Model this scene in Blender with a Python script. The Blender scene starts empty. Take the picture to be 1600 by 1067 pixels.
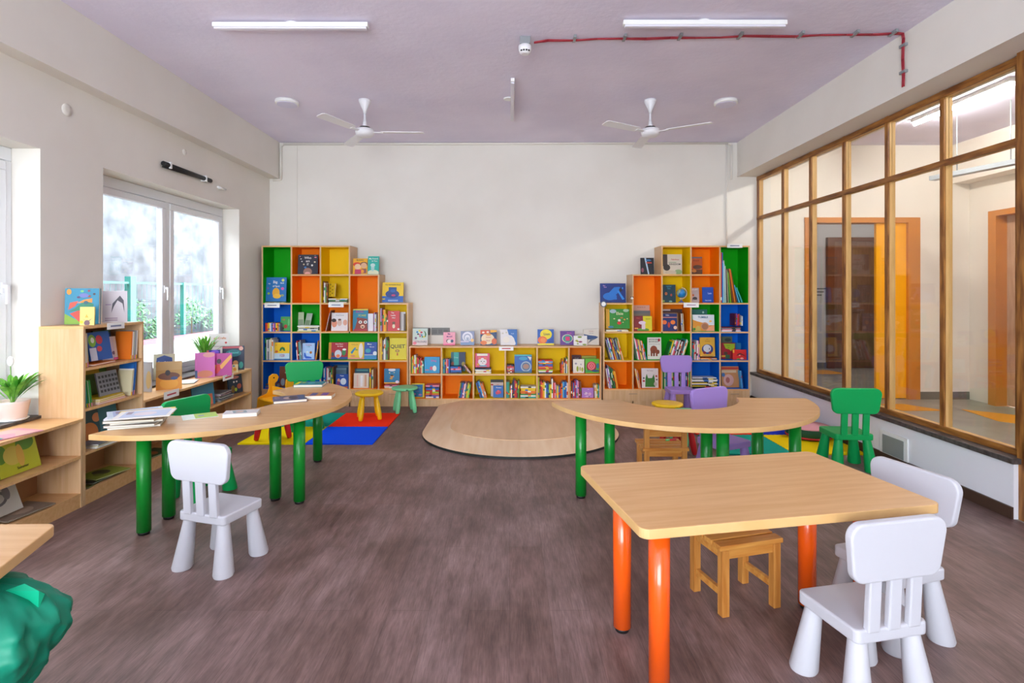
import bpy, math, random
from mathutils import Matrix, Vector
random.seed(7)
S = bpy.context.scene
COL = S.collection
PI = math.pi
R = math.radians
# ------------------------------------------------------------------ camera, sky, exposure
F, CX, CY, H = 835.0, 796.0, 456.0, 1.43          # focal length in pixels, optical axis, eye height
cam_d = bpy.data.cameras.new('camera'); cam = bpy.data.objects.new('camera', cam_d); COL.objects.link(cam)
cam_d.sensor_width = 36; cam_d.lens = F/1600*36
cam_d.shift_x = (800-CX)/1600; cam_d.shift_y = -(533.5-CY)/1600
cam_d.clip_start = .02
cam.location = (0, 0, H); cam.rotation_euler = (PI/2, 0, 0)
S.camera = cam
S.view_settings.view_transform = 'Standard'; S.view_settings.look = 'None'
S.view_settings.gamma = 1; S.view_settings.use_curve_mapping = False
S.view_settings.exposure = 0.58
W = bpy.data.worlds.new('sky'); S.world = W; W.use_nodes = True
bg = W.node_tree.nodes['Background']; bg.inputs[0].default_value = (.84, .92, 1.0, 1); bg.inputs[1].default_value = 11.0

def portal(name, loc, rot, sx, sy):
    l = bpy.data.lights.new(name, 'AREA'); l.shape = 'RECTANGLE'; l.size = sx; l.size_y = sy
    l.cycles.is_portal = True
    o = bpy.data.objects.new(name, l); COL.objects.link(o); o.location = loc; o.rotation_euler = rot
    return o
portal('daylight_portal', (-3.45, 5.17, 1.5), (0, -PI/2, 0), 1.78, 2.08)
portal('daylight_portal', (-3.45, 2.63, 1.5), (0, -PI/2, 0), 1.78, 1.9)
portal('daylight_portal', (-3.45, -.2, 1.5), (0, -PI/2, 0), 1.78, 2.2)
portal('daylight_portal', (-1.1, -3.2, 1.65), (PI/2, 0, 0), 3.4, 2.5)

# ------------------------------------------------------------------ materials
def lin(h):
    h = h.lstrip('#'); c = [int(h[i:i+2], 16)/255 for i in (0, 2, 4)]
    return tuple((x/12.92 if x <= .04045 else ((x+.055)/1.055)**2.4) for x in c) + (1,)
MC = {}
def mat(hexc, rough=.5, key=None, coat=0, spec=.5):
    k = key or (hexc, rough, coat, spec)
    if k in MC: return MC[k]
    m = bpy.data.materials.new('paint_' + hexc); m.use_nodes = True
    b = m.node_tree.nodes['Principled BSDF']
    b.inputs['Base Color'].default_value = lin(hexc); b.inputs['Roughness'].default_value = rough
    b.inputs['Coat Weight'].default_value = coat; b.inputs['Specular IOR Level'].default_value = spec
    MC[k] = m; return m
def nodes(m):
    return m.node_tree.nodes, m.node_tree.links
def noisy(hex1, hex2, scale=8, rough=.6, stretch=(1, 1, 1), detail=4, bump=0, bscale=None, spec=.4, lo=.35, hi=.65, rot=(0, 0, 0), coat=0):
    m = bpy.data.materials.new('surface'); m.use_nodes = True; n, l = nodes(m)
    b = n['Principled BSDF']; tc = n.new('ShaderNodeTexCoord'); mp = n.new('ShaderNodeMapping')
    mp.inputs['Scale'].default_value = stretch; mp.inputs['Rotation'].default_value = rot
    nz = n.new('ShaderNodeTexNoise'); nz.inputs['Scale'].default_value = scale; nz.inputs['Detail'].default_value = detail
    r = n.new('ShaderNodeValToRGB'); r.color_ramp.elements[0].position = lo; r.color_ramp.elements[1].position = hi
    r.color_ramp.elements[0].color = lin(hex1); r.color_ramp.elements[1].color = lin(hex2)
    l.new(tc.outputs['Object'], mp.inputs[0]); l.new(mp.outputs[0], nz.inputs['Vector']); l.new(nz.outputs['Fac'], r.inputs[0])
    l.new(r.outputs[0], b.inputs['Base Color']); b.inputs['Roughness'].default_value = rough
    b.inputs['Specular IOR Level'].default_value = spec; b.inputs['Coat Weight'].default_value = coat
    if bump:
        n2 = n.new('ShaderNodeTexNoise'); n2.inputs['Scale'].default_value = bscale or scale*4; n2.inputs['Detail'].default_value = 5
        l.new(tc.outputs['Object'], n2.inputs['Vector'])
        bp = n.new('ShaderNodeBump'); bp.inputs['Strength'].default_value = bump; bp.inputs['Distance'].default_value = .01
        l.new(n2.outputs['Fac'], bp.inputs['Height']); l.new(bp.outputs[0], b.inputs['Normal'])
    return m
def floor_mat():
    m = bpy.data.materials.new('vinyl_planks'); m.use_nodes = True; n, l = nodes(m); b = n['Principled BSDF']
    tc = n.new('ShaderNodeTexCoord'); mp = n.new('ShaderNodeMapping'); mp.inputs['Rotation'].default_value = (0, 0, PI/2)
    br = n.new('ShaderNodeTexBrick'); br.inputs['Scale'].default_value = 1; br.inputs['Brick Width'].default_value = 1.2
    br.inputs['Row Height'].default_value = .18; br.inputs['Mortar Size'].default_value = .0012; br.inputs['Bias'].default_value = 0
    br.inputs['Color1'].default_value = lin('786057'); br.inputs['Color2'].default_value = lin('826c64'); br.inputs['Mortar'].default_value = lin('68544d')
    l.new(tc.outputs['Object'], mp.inputs[0]); l.new(mp.outputs[0], br.inputs['Vector'])
    m2 = n.new('ShaderNodeMapping'); m2.inputs['Scale'].default_value = (9, 1.5, 1)
    nz = n.new('ShaderNodeTexNoise'); nz.inputs['Scale'].default_value = 2.2; nz.inputs['Detail'].default_value = 9; nz.inputs['Roughness'].default_value = .68
    l.new(tc.outputs['Object'], m2.inputs[0]); l.new(m2.outputs[0], nz.inputs['Vector'])
    rp = n.new('ShaderNodeValToRGB'); rp.color_ramp.elements[0].position = .33; rp.color_ramp.elements[1].position = .72
    rp.color_ramp.elements[0].color = (.62, .56, .56, 1); rp.color_ramp.elements[1].color = (1.35, 1.35, 1.45, 1)
    l.new(nz.outputs['Fac'], rp.inputs[0])
    mx = n.new('ShaderNodeMixRGB'); mx.blend_type = 'MULTIPLY'; mx.inputs[0].default_value = 1
    l.new(br.outputs['Color'], mx.inputs[1]); l.new(rp.outputs[0], mx.inputs[2])
    n3 = n.new('ShaderNodeTexNoise'); n3.inputs['Scale'].default_value = 2.4; n3.inputs['Detail'].default_value = 5
    l.new(tc.outputs['Object'], n3.inputs['Vector'])
    r3 = n.new('ShaderNodeValToRGB'); r3.color_ramp.elements[0].position = .35; r3.color_ramp.elements[1].position = .68
    r3.color_ramp.elements[0].color = (.72, .68, .68, 1); r3.color_ramp.elements[1].color = (1.25, 1.25, 1.32, 1)
    l.new(n3.outputs['Fac'], r3.inputs[0])
    mx2 = n.new('ShaderNodeMixRGB'); mx2.blend_type = 'MULTIPLY'; mx2.inputs[0].default_value = 1
    l.new(mx.outputs[0], mx2.inputs[1]); l.new(r3.outputs[0], mx2.inputs[2])
    m4 = n.new('ShaderNodeMapping'); m4.inputs['Scale'].default_value = (60, 4, 1); n4 = n.new('ShaderNodeTexNoise'); n4.inputs['Scale'].default_value = 3; n4.inputs['Detail'].default_value = 6
    l.new(tc.outputs['Object'], m4.inputs[0]); l.new(m4.outputs[0], n4.inputs['Vector'])
    r4 = n.new('ShaderNodeValToRGB'); r4.color_ramp.elements[0].position = .3; r4.color_ramp.elements[1].position = .7
    r4.color_ramp.elements[0].color = (.8, .78, .77, 1); r4.color_ramp.elements[1].color = (1.22, 1.22, 1.22, 1); l.new(n4.outputs['Fac'], r4.inputs[0])
    mx3 = n.new('ShaderNodeMixRGB'); mx3.blend_type = 'MULTIPLY'; mx3.inputs[0].default_value = 1
    l.new(mx2.outputs[0], mx3.inputs[1]); l.new(r4.outputs[0], mx3.inputs[2]); l.new(mx3.outputs[0], b.inputs['Base Color'])
    rr = n.new('ShaderNodeMapRange'); rr.inputs['To Min'].default_value = .38; rr.inputs['To Max'].default_value = .6
    l.new(nz.outputs['Fac'], rr.inputs['Value']); l.new(rr.outputs[0], b.inputs['Roughness'])
    bp = n.new('ShaderNodeBump'); bp.inputs['Strength'].default_value = .12; bp.inputs['Distance'].default_value = .004
    l.new(nz.outputs['Fac'], bp.inputs['Height']); l.new(bp.outputs[0], b.inputs['Normal'])
    return m
def glass_mat():
    m = bpy.data.materials.new('clear_glass'); m.use_nodes = True; n, l = nodes(m)
    for x in list(n): n.remove(x)
    o = n.new('ShaderNodeOutputMaterial'); t = n.new('ShaderNodeBsdfTransparent'); g = n.new('ShaderNodeBsdfGlossy')
    g.inputs['Roughness'].default_value = .02; t.inputs[0].default_value = (.97, .98, .97, 1)
    lw = n.new('ShaderNodeLayerWeight'); lw.inputs[0].default_value = .5
    pw = n.new('ShaderNodeMath'); pw.operation = 'POWER'; pw.inputs[1].default_value = 4; l.new(lw.outputs['Facing'], pw.inputs[0])
    fr = n.new('ShaderNodeMapRange'); fr.inputs['To Min'].default_value = .035; fr.inputs['To Max'].default_value = .6; l.new(pw.outputs[0], fr.inputs['Value'])
    mx = n.new('ShaderNodeMixShader'); l.new(fr.outputs[0], mx.inputs[0]); l.new(t.outputs[0], mx.inputs[1]); l.new(g.outputs[0], mx.inputs[2])
    l.new(mx.outputs[0], o.inputs[0]); return m
def emit_mat(c, s):
    m = bpy.data.materials.new('lit_tube'); m.use_nodes = True; b = m.node_tree.nodes['Principled BSDF']
    b.inputs['Emission Color'].default_value = c; b.inputs['Emission Strength'].default_value = s
    b.inputs['Base Color'].default_value = (.9, .9, .9, 1); return m
M = dict(
    wall=noisy('e6e1d8', 'ece8e0', 1.2, .75, bump=.04, bscale=60, spec=.25),
    wallc=noisy('f0e6da', 'f4ece0', 1.5, .7, spec=.25),
    ceil=noisy('e4def2', 'eee8fa', 1.3, .85, detail=8, bump=.25, bscale=22, spec=.15),
    floor=floor_mat(), glass=glass_mat(),
    beech=noisy('d8a56c', 'e2b47e', 3, .36, stretch=(1, 14, 14), detail=6, spec=.5),
    beechv=noisy('d0a678', 'dab48a', 3, .42, stretch=(14, 14, 1), detail=6, spec=.45),
    edge=noisy('dcae70', 'e4ba80', 5, .45, spec=.4),
    ply=noisy('e8c49c', 'f0d2b0', 2.2, .5, stretch=(6, 1, 1), detail=7, spec=.35),
    pine=noisy('c07830', 'd69a4c', 4, .42, stretch=(1, 12, 12), detail=7, spec=.45),
    pinev=noisy('b87430', 'd0924a', 4, .42, stretch=(12, 12, 1), detail=7, spec=.45),
    frame=noisy('6c3c14', 'ac7434', 5, .45, stretch=(6, 6, .8), detail=7, spec=.45),
    frameh=noisy('6c3c14', 'ac7434', 5, .45, stretch=(6, .8, 6), detail=7, spec=.45),
    rebate=noisy('c69a5c', 'd8ae72', 4, .5, stretch=(6, 6, .8), spec=.4),
    stone=noisy('3c3634', '5c5452', 30, .4), upvc=mat('eceef2', .28), plastic=mat('eeeef2', .38),
    tile=noisy('8c8880', '9c988e', 3, .35), skirt=mat('4a3428', .5), dado=mat('f2f4fa', .3, coat=.3),
    steel=mat('8e9296', .35), black=mat('141414', .5), white=mat('f2f2f0', .5), page=mat('f0eadc', .8),
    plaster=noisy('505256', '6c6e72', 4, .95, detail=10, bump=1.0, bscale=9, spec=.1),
)
# ------------------------------------------------------------------ mesh helpers
class MB:
    def __init__(s): s.v = []; s.f = []; s.m = []; s.s = []
    def add(s, vs, fs, mi=0, sm=False, T=None):
        b = len(s.v)
        s.v += [tuple(T @ Vector(v)) if T is not None else tuple(v) for v in vs]
        for f in fs: s.f.append([b+i for i in f]); s.m.append(mi); s.s.append(sm)
        return s
    def box(s, x0, x1, y0, y1, z0, z1, mi=0, T=None):
        v = [(x, y, z) for z in (z0, z1) for y in (y0, y1) for x in (x0, x1)]
        return s.add(v, [(0, 2, 3, 1), (4, 5, 7, 6), (0, 1, 5, 4), (2, 6, 7, 3), (0, 4, 6, 2), (1, 3, 7, 5)], mi, False, T)
    def prism(s, poly, z0, z1, mi=0, T=None, smooth=False):
        n = len(poly); v = [(x, y, z0) for x, y in poly]+[(x, y, z1) for x, y in poly]
        s.add(v, [list(range(n))[::-1], list(range(n, 2*n))], mi, False, T)
        b = len(s.v)-2*n
        for i in range(n):
            j = (i+1) % n; s.f.append([b+i, b+j, b+n+j, b+n+i]); s.m.append(mi); s.s.append(smooth)
        return s
    def lathe(s, prof, n=24, mi=0, T=None, sm=True):      # prof: (r, z) bottom to top
        v = []; f = []
        for r, z in prof:
            for i in range(n): a = 2*PI*i/n; v.append((r*math.cos(a), r*math.sin(a), z))
        for k in range(len(prof)-1):
            for i in range(n):
                j = (i+1) % n; f.append((k*n+i, k*n+j, (k+1)*n+j, (k+1)*n+i))
        s.add(v, f, mi, sm, T)
        b = len(s.v)-len(v)
        s.f.append([b+i for i in range(n)][::-1]); s.m.append(mi); s.s.append(False)
        s.f.append([b+(len(prof)-1)*n+i for i in range(n)]); s.m.append(mi); s.s.append(False)
        return s
    def rod(s, p0, p1, r0, r1=None, n=16, mi=0):
        p0, p1 = Vector(p0), Vector(p1); d = p1-p0
        T = Matrix.Translation(p0) @ d.to_track_quat('Z', 'Y').to_matrix().to_4x4()
        return s.lathe([(r0, 0), (r1 if r1 is not None else r0, d.length)], n, mi, T)
    def path(s, pts, r, n=8, mi=0):
        for a, b in zip(pts, pts[1:]): s.rod(a, b, r, r, n, mi)
        return s
    def ball(s, c, rx, ry=None, rz=None, n=16, mi=0, T=None):
        ry = ry or rx; rz = rz or rx
        prof = [(max(math.sin(PI*k/10), .01), -math.cos(PI*k/10)) for k in range(11)]
        TT = Matrix.Translation(c) @ Matrix.Diagonal((rx, ry, rz, 1))
        return s.lathe(prof, n, mi, (T @ TT) if T is not None else TT)
    def build(s, name, mats, parent=None, bevel=0, seg=2, loc=None, rot=None):
        me = bpy.data.meshes.new(name); me.from_pydata(s.v, [], s.f)
        if not isinstance(mats, (list, tuple)): mats = [mats]
        for m in mats: me.materials.append(m)
        me.polygons.foreach_set('material_index', s.m); me.polygons.foreach_set('use_smooth', s.s); me.update()
        o = bpy.data.objects.new(name, me); COL.objects.link(o)
        if parent is not None: o.parent = parent
        if bevel:
            b = o.modifiers.new('bevel', 'BEVEL'); b.width = bevel; b.segments = seg; b.limit_method = 'ANGLE'; b.angle_limit = R(50)
        if loc: o.location = loc
        if rot: o.rotation_euler = rot
        return o
def rpoly(pts, r, n=6):
    out = []; N = len(pts)
    for i in range(N):
        p = Vector(pts[i]); a = Vector(pts[i-1]); b = Vector(pts[(i+1) % N]); rr = r[i] if isinstance(r, (list, tuple)) else r
        u = (a-p).normalized(); w = (b-p).normalized(); ang = u.angle(w); d = rr/math.tan(ang/2)
        c = p+(u+w).normalized()*rr/math.sin(ang/2)
        s0 = p+u*d-c; s1 = p+w*d-c; a0 = math.atan2(s0.y, s0.x); a1 = math.atan2(s1.y, s1.x); da = (a1-a0+PI) % (2*PI)-PI
        for k in range(n+1): t = a0+da*k/n; out.append((c.x+rr*math.cos(t), c.y+rr*math.sin(t)))
    return out
def thing(name, label, cat, loc=(0, 0, 0), rz=0, group=None):
    o = bpy.data.objects.new(name, None); COL.objects.link(o); o.empty_display_size = .05
    o.location = loc; o.rotation_euler = (0, 0, rz); o['label'] = label; o['category'] = cat
    if group: o['group'] = group
    return o
def tag(o, label, cat, group=None):
    o['label'] = label; o['category'] = cat
    if group: o['group'] = group
    return o
def struct(o, label=None):
    o['kind'] = 'structure'
    if label: o['label'] = label
    return o
def BOX(name, m, *c, parent=None, bevel=0): return MB().box(*c).build(name, m, parent, bevel)
XZ = Matrix.Rotation(PI/2, 4, 'X')          # (x,y,z) -> (x,-z,y): prism drawn in x/z, thickness along -y
def PX(px, D): return (px-CX)/F*D
def PZ(py, D): return H-(py-CY)*D/F
def DX(px, X): return X*F/(px-CX)

# ------------------------------------------------------------------ room shell
YB, XL, XR, ZC = 7.0, -3.14, 3.25, 3.385
struct(BOX('floor', M['floor'], -3.34, 3.18, -3.2, YB, -.08, 0))
struct(BOX('ceiling', M['ceil'], -3.6, 9.0, -3.35, 10.2, ZC, ZC+.15))
wb = struct(BOX('wall_back', M['wall'], -3.34, 3.42, YB, YB+.12, -.05, ZC))
wl = MB(); zs, zh = .59, 2.39
wl.box(XL-.3, XL, -3.2, YB, -.05, zs).box(XL-.3, XL, -3.2, YB, zh, ZC)
for a, b in ((-3.2, -1.3), (.9, 1.68), (3.577, 4.13), (6.21, YB)): wl.box(XL-.3, XL, a, b, zs, zh)
struct(wl.build('wall_left', M['wall']))
struct(BOX('trim_1', M['wall'], XL, -3.01, -3.2, YB, 2.91, ZC), 'cream ceiling beam along the left wall')
struct(BOX('trim_2', M['wall'], 2.98, XR+.2, -3.2, YB, 2.935, ZC), 'cream ceiling beam above the glazed partition')
# rear wall behind the viewer: unseen opening sized to let in fill daylight
rw = MB(); rw.box(-3.44, 3.5, -3.35, -3.2, -.05, .4).box(-3.44, 3.5, -3.35, -3.2, 2.9, ZC).box(-3.44, -2.8, -3.35, -3.2, .4, 2.9).box(.6, 3.5, -3.35, -3.2, .4, 2.9)
struct(rw.build('wall_rear', M['wall']))
# right: dado wall, stone ledge, solid wall behind the viewer
dd = MB(); dd.box(3.17, 3.42, 3.36, YB, 0, .35)
struct(dd.build('wall_right', M['dado']))
rb = MB().box(3.25, 3.42, -3.2, 2.4, 0, 2.935)
struct(rb.build('wall_right_near', M['wall']))
struct(BOX('trim_3', M['stone'], 3.145, 3.43, 3.34, YB, .35, .385, bevel=.004), 'dark stone ledge under the glazed partition')
struct(BOX('baseboard_right', M['skirt'], 3.155, 3.17, 3.36, YB, 0, .075))
struct(BOX('baseboard_back', M['skirt'], 3.0, 3.155, 6.985, YB, 0, .07))
struct(BOX('trim_4', M['stone'], -3.34, -3.12, 1.68, 3.577, .59, .607), 'dark granite window sill of the nearer window')
struct(BOX('trim_5', M['stone'], -3.34, -3.12, 4.13, 6.21, .59, .607), 'dark granite window sill of the farther window')
# conduits
c = MB(); c.path([(-2.985, 6.985, 2.9), (-2.985, 6.985, 3.33), (-2.95, 6.985, 3.36), (2.86, 6.985, 3.375), (2.9, 6.985, 3.35), (2.9, 6.985, 2.9)], .014)
c.path([(2.84, 6.985, 3.36), (2.84, 6.985, 2.02)], .012); c.path([(-2.985, 6.985, 2.9), (-3.09, 6.985, 2.89)], .014)
struct(c.build('trim_6', M['wall']), 'painted electrical conduit along the top of the back wall')
c = MB(); c.box(-2.79, -2.775, 6.99, 7.0, 2.0, 3.34); struct(c.build('trim_7', M['wall']), 'slim vertical cover strip near the left end of the back wall')

# ---- windows in the left wall
def window(name, y0, y1, ym, flip):
    root = bpy.data.objects.new(name, None); COL.objects.link(root); root['kind'] = 'structure'
    xf = -3.33; d = .06
    f = MB(); z0, z1 = .607, 2.39; t = .05
    f.box(xf-d, xf, y0, y1, z1-.09, z1).box(xf-d, xf, y0, y1, z0, z0+t).box(xf-d, xf, y0, y0+t, z0+t, z1-.09).box(xf-d, xf, y1-t, y1, z0+t, z1-.09)
    f.box(xf-d, xf+.004, ym-.03, ym+.03, z0+t, z1-.09)
    f.build('window_frame', M['upvc'], root, .006)
    for a, b, hy in ((y0+t, ym-.03, None), (ym+.03, y1-t, y1-t-.035)):
        s = MB(); w = .062; zt, zb = z1-.095, z0+t+.002; x0, x1 = xf-.045, xf+.012
        s.box(x0, x1, a, b, zt-w, zt).box(x0, x1, a, b, zb, zb+w).box(x0, x1, a, a+w, zb+w, zt-w).box(x0, x1, b-w, b, zb+w, zt-w)
        so = s.build('sash', M['upvc'], root, .008)
        MB().box(xf-.02, xf-.014, a+w, b-w, zb+w, zt-w).build('pane', M['glass'], so)
        hy = (b-w/2) if flip != 2 or a > ym else (b-w/2)
        h = MB(); h.box(x1, x1+.012, hy-.014, hy+.014, 1.42, 1.49).box(x1+.012, x1+.035, hy-.009, hy+.009, 1.455, 1.475).box(x1+.028, x1+.042, hy-.01, hy+.01, 1.35, 1.475)
        h.build('handle', M['plastic'], so, .003)
    return root
window('window_1', 4.13, 6.21, 5.2, 2)
window('window_2', 1.68, 3.577, 2.6, 2)
window('window_3', -1.3, .9, -.2, 2)

# ---- outside: ground, rough wall, planter, fence, bushes
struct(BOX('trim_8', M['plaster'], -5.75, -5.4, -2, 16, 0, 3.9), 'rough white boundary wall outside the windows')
struct(BOX('trim_9', noisy('8c8a86', 'a09e98', 3, .9), -5.4, -3.44, -3, 16, .0, .3), 'pale paved ground outside the windows')
struct(BOX('trim_10', mat('b0b0ae', .8), -4.78, -4.6, -2, 16, .3, .76), 'low white planter wall outside')
struct(BOX('trim_11', mat('b8606c', .6), -4.79, -4.585, -2, 16, .76, .80), 'red capping on the planter wall outside')
fm = mat('2a7c74', .5)
fr = thing('mesh_fence', 'teal green wire mesh fence outside the window before a rough white wall', 'fence', (-4.92, 7.5, .3))
for y in (3.5, 5.25, 6.95, 8.05, 9.8):
    MB().box(-.05 if y == 6.95 else -.025, .03, y-7.5-(.05 if y == 6.95 else .025), y-7.5+(.05 if y == 6.95 else .025), 0, 1.33 if y == 6.95 else 1.27).build('post', fm, fr)
MB().box(-.015, .015, -5, 3.5, 1.235, 1.26).build('top_rail', fm, fr)
w = MB()
for k in range(90): w.rod((0, -5+k*.095, 0), (0, -5+k*.095, 1.24), .0018, n=5)
w.build('mesh_panel', fm, fr)
lm = noisy('5c8c64', '8cb488', 6, .6)
for i, (y, z, r) in enumerate([(6.3, .95, .3), (7.35, 1.0, .36), (8.7, 1.02, .34), (9.5, .95, .3), (7.9, .85, .25)]):
    b = MB()
    for k in range(260):
        a = random.uniform(0, 2*PI); e = random.uniform(-.6, 1.3); q = r*random.uniform(.4, 1)
        p = Vector((math.cos(a)*math.cos(e)*q*.6, math.sin(a)*math.cos(e)*q, math.sin(e)*q))
        T = Matrix.Translation(p) @ Matrix.Rotation(random.uniform(0, 6), 4, 'Z') @ Matrix.Rotation(random.uniform(-1, 1), 4, 'X')
        b.add([(-.02, 0, 0), (0, .035, .008), (.02, 0, 0), (0, -.035, .008), (0, 0, .012)], [(0, 3, 4), (3, 2, 4), (2, 1, 4), (1, 0, 4)], 0, False, T)
    t = thing('garden_shrub', ['leafy shrub outside left sash of the farther window, left of fence post', 'leafy shrub outside just right of the thick teal fence post', 'taller leafy shrub outside the right sash of the farther window', 'leafy shrub outside at the far right edge of the farther window', 'small leafy shrub outside between the two larger shrubs'][i], 'shrub', (-5.17, y, z))
    b.build('foliage', lm, t); MB().rod((0, 0, .3-z), (0, 0, 0), .015, .008).build('stem', mat('6a5038', .8), t)

# ---- glazed timber partition (right)
part = bpy.data.objects.new('window_4', None); COL.objects.link(part); part['kind'] = 'structure'; part['label'] = 'timber framed glazed partition to the corridor'
ys = [6.97, 6.34, 5.755, 5.18, 4.59, 4.0, 3.40]
zb0, ztop, ztr = .385, 2.935, 2.39
for i, y in enumerate(ys):
    wdt = .03 if i < 6 else .05
    m = MB().box(3.235, 3.25, y-.02 if i < 6 else y-.03, y+.02, zb0, ztop, 0).box(3.25, 3.30, y-.022, y+.022, zb0, ztop, 1)
    m.build('mullion', [M['frame'], M['rebate']], part, .002)
for z, hh in ((zb0+.02, .045), (ztr, .045), (ztop-.03, .05)):
    m = MB().box(3.232, 3.25, 3.40, 6.99, z-hh/2, z+hh/2, 0).box(3.25, 3.30, 3.40, 6.99, z-hh/2+.003, z+hh/2-.003, 1)
    m.build('transom' if z == ztr else 'rail', [M['frameh'], M['rebate']], part, .002)
for i in range(6):
    MB().box(3.268, 3.274, ys[i+1]+.022, ys[i]-.022, zb0+.042, ztr-.02).build('pane', M['glass'], part)
    MB().box(3.268, 3.274, ys[i+1]+.022, ys[i]-.022, ztr+.02, ztop-.055).build('pane', M['glass'], part)
dj = bpy.data.objects.new('door_1', None); COL.objects.link(dj); dj['kind'] = 'structure'; dj['label'] = 'glazed timber door to the corridor at the right edge'
MB().box(3.2, 3.33, 3.3, 3.37, 0, 2.935).box(3.2, 3.33, 2.4, 2.46, 0, 2.935).box(3.2, 3.33, 2.46, 3.3, 2.86, 2.935).build('door_frame', M['frame'], dj)
dl = MB().box(3.24, 3.28, 2.47, 2.57, .01, 2.85).box(3.24, 3.28, 3.19, 3.29, .01, 2.85).box(3.24, 3.28, 2.57, 3.19, .01, .2).box(3.24, 3.28, 2.57, 3.19, 2.74, 2.85).build('door_leaf', M['frame'], dj)
MB().box(3.257, 3.263, 2.57, 3.19, .2, 2.74).build('pane', M['glass'], dl)
for z in (2.15, 1.92, .4): MB().rod((3.19, 3.3, z), (3.19, 3.3, z+.1), .008, n=10).build('hinge', M['black'], dj)

# ---- corridor beyond the glass
struct(BOX('floor_corridor', M['tile'], 3.18, 9, -3.2, 10.2, -.08, 0))
ew = MB(); ye = 7.12
ew.box(3.3, 3.93, ye, ye+.15, 0, ZC).box(3.93, 5.46, ye, ye+.15, 2.42, ZC).box(5.46, 6.3, ye, ye+.15, 0, ZC)
struct(ew.build('wall_corridor_end', M['wallc']))
cw = MB(); cw.box(6.13, 6.3, 6.79, ye, 0, ZC).box(6.13, 6.3, -3.2, 5.7, 0, ZC).box(6.13, 6.3, 5.7, 6.79, 2.45, ZC)
struct(cw.build('wall_corridor_right', M['wallc']))
struct(BOX('wall_corridor_near', M['wallc'], 3.42, 6.3, -3.35, -3.2, 0, ZC))
struct(BOX('trim_12', M['wallc'], 5.9, 6.13, -3.2, ye, 2.87, ZC), 'beam along the far side of the corridor')
struct(BOX('baseboard_corridor', mat('6e6a62', .5), 5.46, 6.12, ye-.012, ye, 0, .1))
d2 = bpy.data.objects.new('door_2', None); COL.objects.link(d2); d2['kind'] = 'structure'; d2['label'] = 'timber doorway with a yellow leaf at the end of the corridor'
MB().box(3.93, 3.98, ye-.02, ye+.17, 0, 2.42).box(5.3, 5.46, ye-.02, ye+.17, 0, 2.42).box(3.98, 5.3, ye-.02, ye+.17, 2.35, 2.42).build('door_frame', mat('cc8030', .4), d2)
MB().box(4.9, 5.3, ye+.02, ye+.06, .01, 2.35).build('door_leaf', mat('ffb000', .45), d2)
d3 = bpy.data.objects.new('door_3', None); COL.objects.link(d3); d3['kind'] = 'structure'; d3['label'] = 'pale timber door in the right wall of the corridor'
MB().box(6.08, 6.3, 6.68, 6.79, 0, 2.45).box(6.08, 6.3, 5.7, 5.8, 0, 2.45).box(6.08, 6.3, 5.8, 6.68, 2.38, 2.45).build('door_frame', mat('cc8030', .4), d3)
MB().box(6.22, 6.26, 5.8, 6.68, .01, 2.38).build('door_leaf', noisy('c29a78', 'd0aa88', 4, .5, stretch=(8, 8, 1)), d3)
# room beyond the doorway
struct(BOX('wall_far_room', mat('c8c4c2', .8), 3.3, 9, 10.05, 10.2, 0, ZC))
struct(BOX('wall_far_room_left', mat('c8c4c2', .8), 3.3, 3.42, ye+.15, 10.05, 0, ZC))
struct(BOX('wall_far_room_right', mat('c8c4c2', .8), 8.85, 9.0, ye+.15, 10.05, 0, ZC))
struct(BOX('wall_far_room_front', mat('c8c4c2', .8), 6.3, 8.85, ye, ye+.15, 0, ZC))
struct(BOX('baseboard_far_room', mat('6e6a66', .5), 3.42, 8.85, 10.03, 10.05, 0, .1))
d4 = bpy.data.objects.new('door_4', None); COL.objects.link(d4); d4['kind'] = 'structure'; d4['label'] = 'brown timber door in the room beyond the corridor'
MB().box(5.95, 6.07, 9.98, 10.05, 0, 2.45).box(6.98, 7.08, 9.98, 10.05, 0, 2.45).box(6.07, 6.98, 9.98, 10.05, 2.37, 2.45).build('door_frame', mat('6e3c18', .45), d4)
MB().box(6.07, 6.98, 10.0, 10.04, .01, 2.37).build('door_leaf', noisy('74503a', '845c46', 4, .5, stretch=(8, 8, 1)), d4)
o = MB().box(0, .08, 0, .01, 0, .12).box(.025, .055, -.006, 0, .04, .08).build('light_switch', mat('50565e', .4), loc=(5.0, ye+.005, 1.38)); tag(o, 'small grey light switch on the yellow door edge beyond the glass', 'switch'); o.location = (4.81, 7.3, 1.38)
o.location = (6.86+.3, 10.04, 1.38)
o = MB()
for k in range(3): o.box(0, .2-.04*k, 0, .003, -.06*k, -.06*k+.02)
tag(o.build('wall_lettering', mat('5a5a5a', .6), loc=(5.75, 10.045, 1.48)), 'three short dark lines of lettering on the far room wall', 'sign')
for nm, pl, lb in (('floor_mat', [(4.72, 6.42), (5.25, 6.42), (5.02, 6.8), (4.72, 6.8)], 'yellow floor patch beyond the glass, nearest the yellow door'),
                   ('floor_mat', [(5.5, 6.5), (5.98, 6.1), (5.9, 5.4), (5.4, 5.9)], 'yellow floor patch beyond the glass before the pale door'),
                   ('floor_mat', [(5.25, 9.3), (5.9, 9.3), (5.8, 9.75), (5.15, 9.75)], 'yellow floor patch in the room beyond the corridor doorway')):
    tag(MB().prism(pl, 0, .004).build(nm, mat('e09a18', .6)), lb, 'mat')
o = thing('tube_light', 'lit fluorescent tube on the corridor ceiling beyond the glass', 'light', (4.58, 4.86, ZC))
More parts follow.
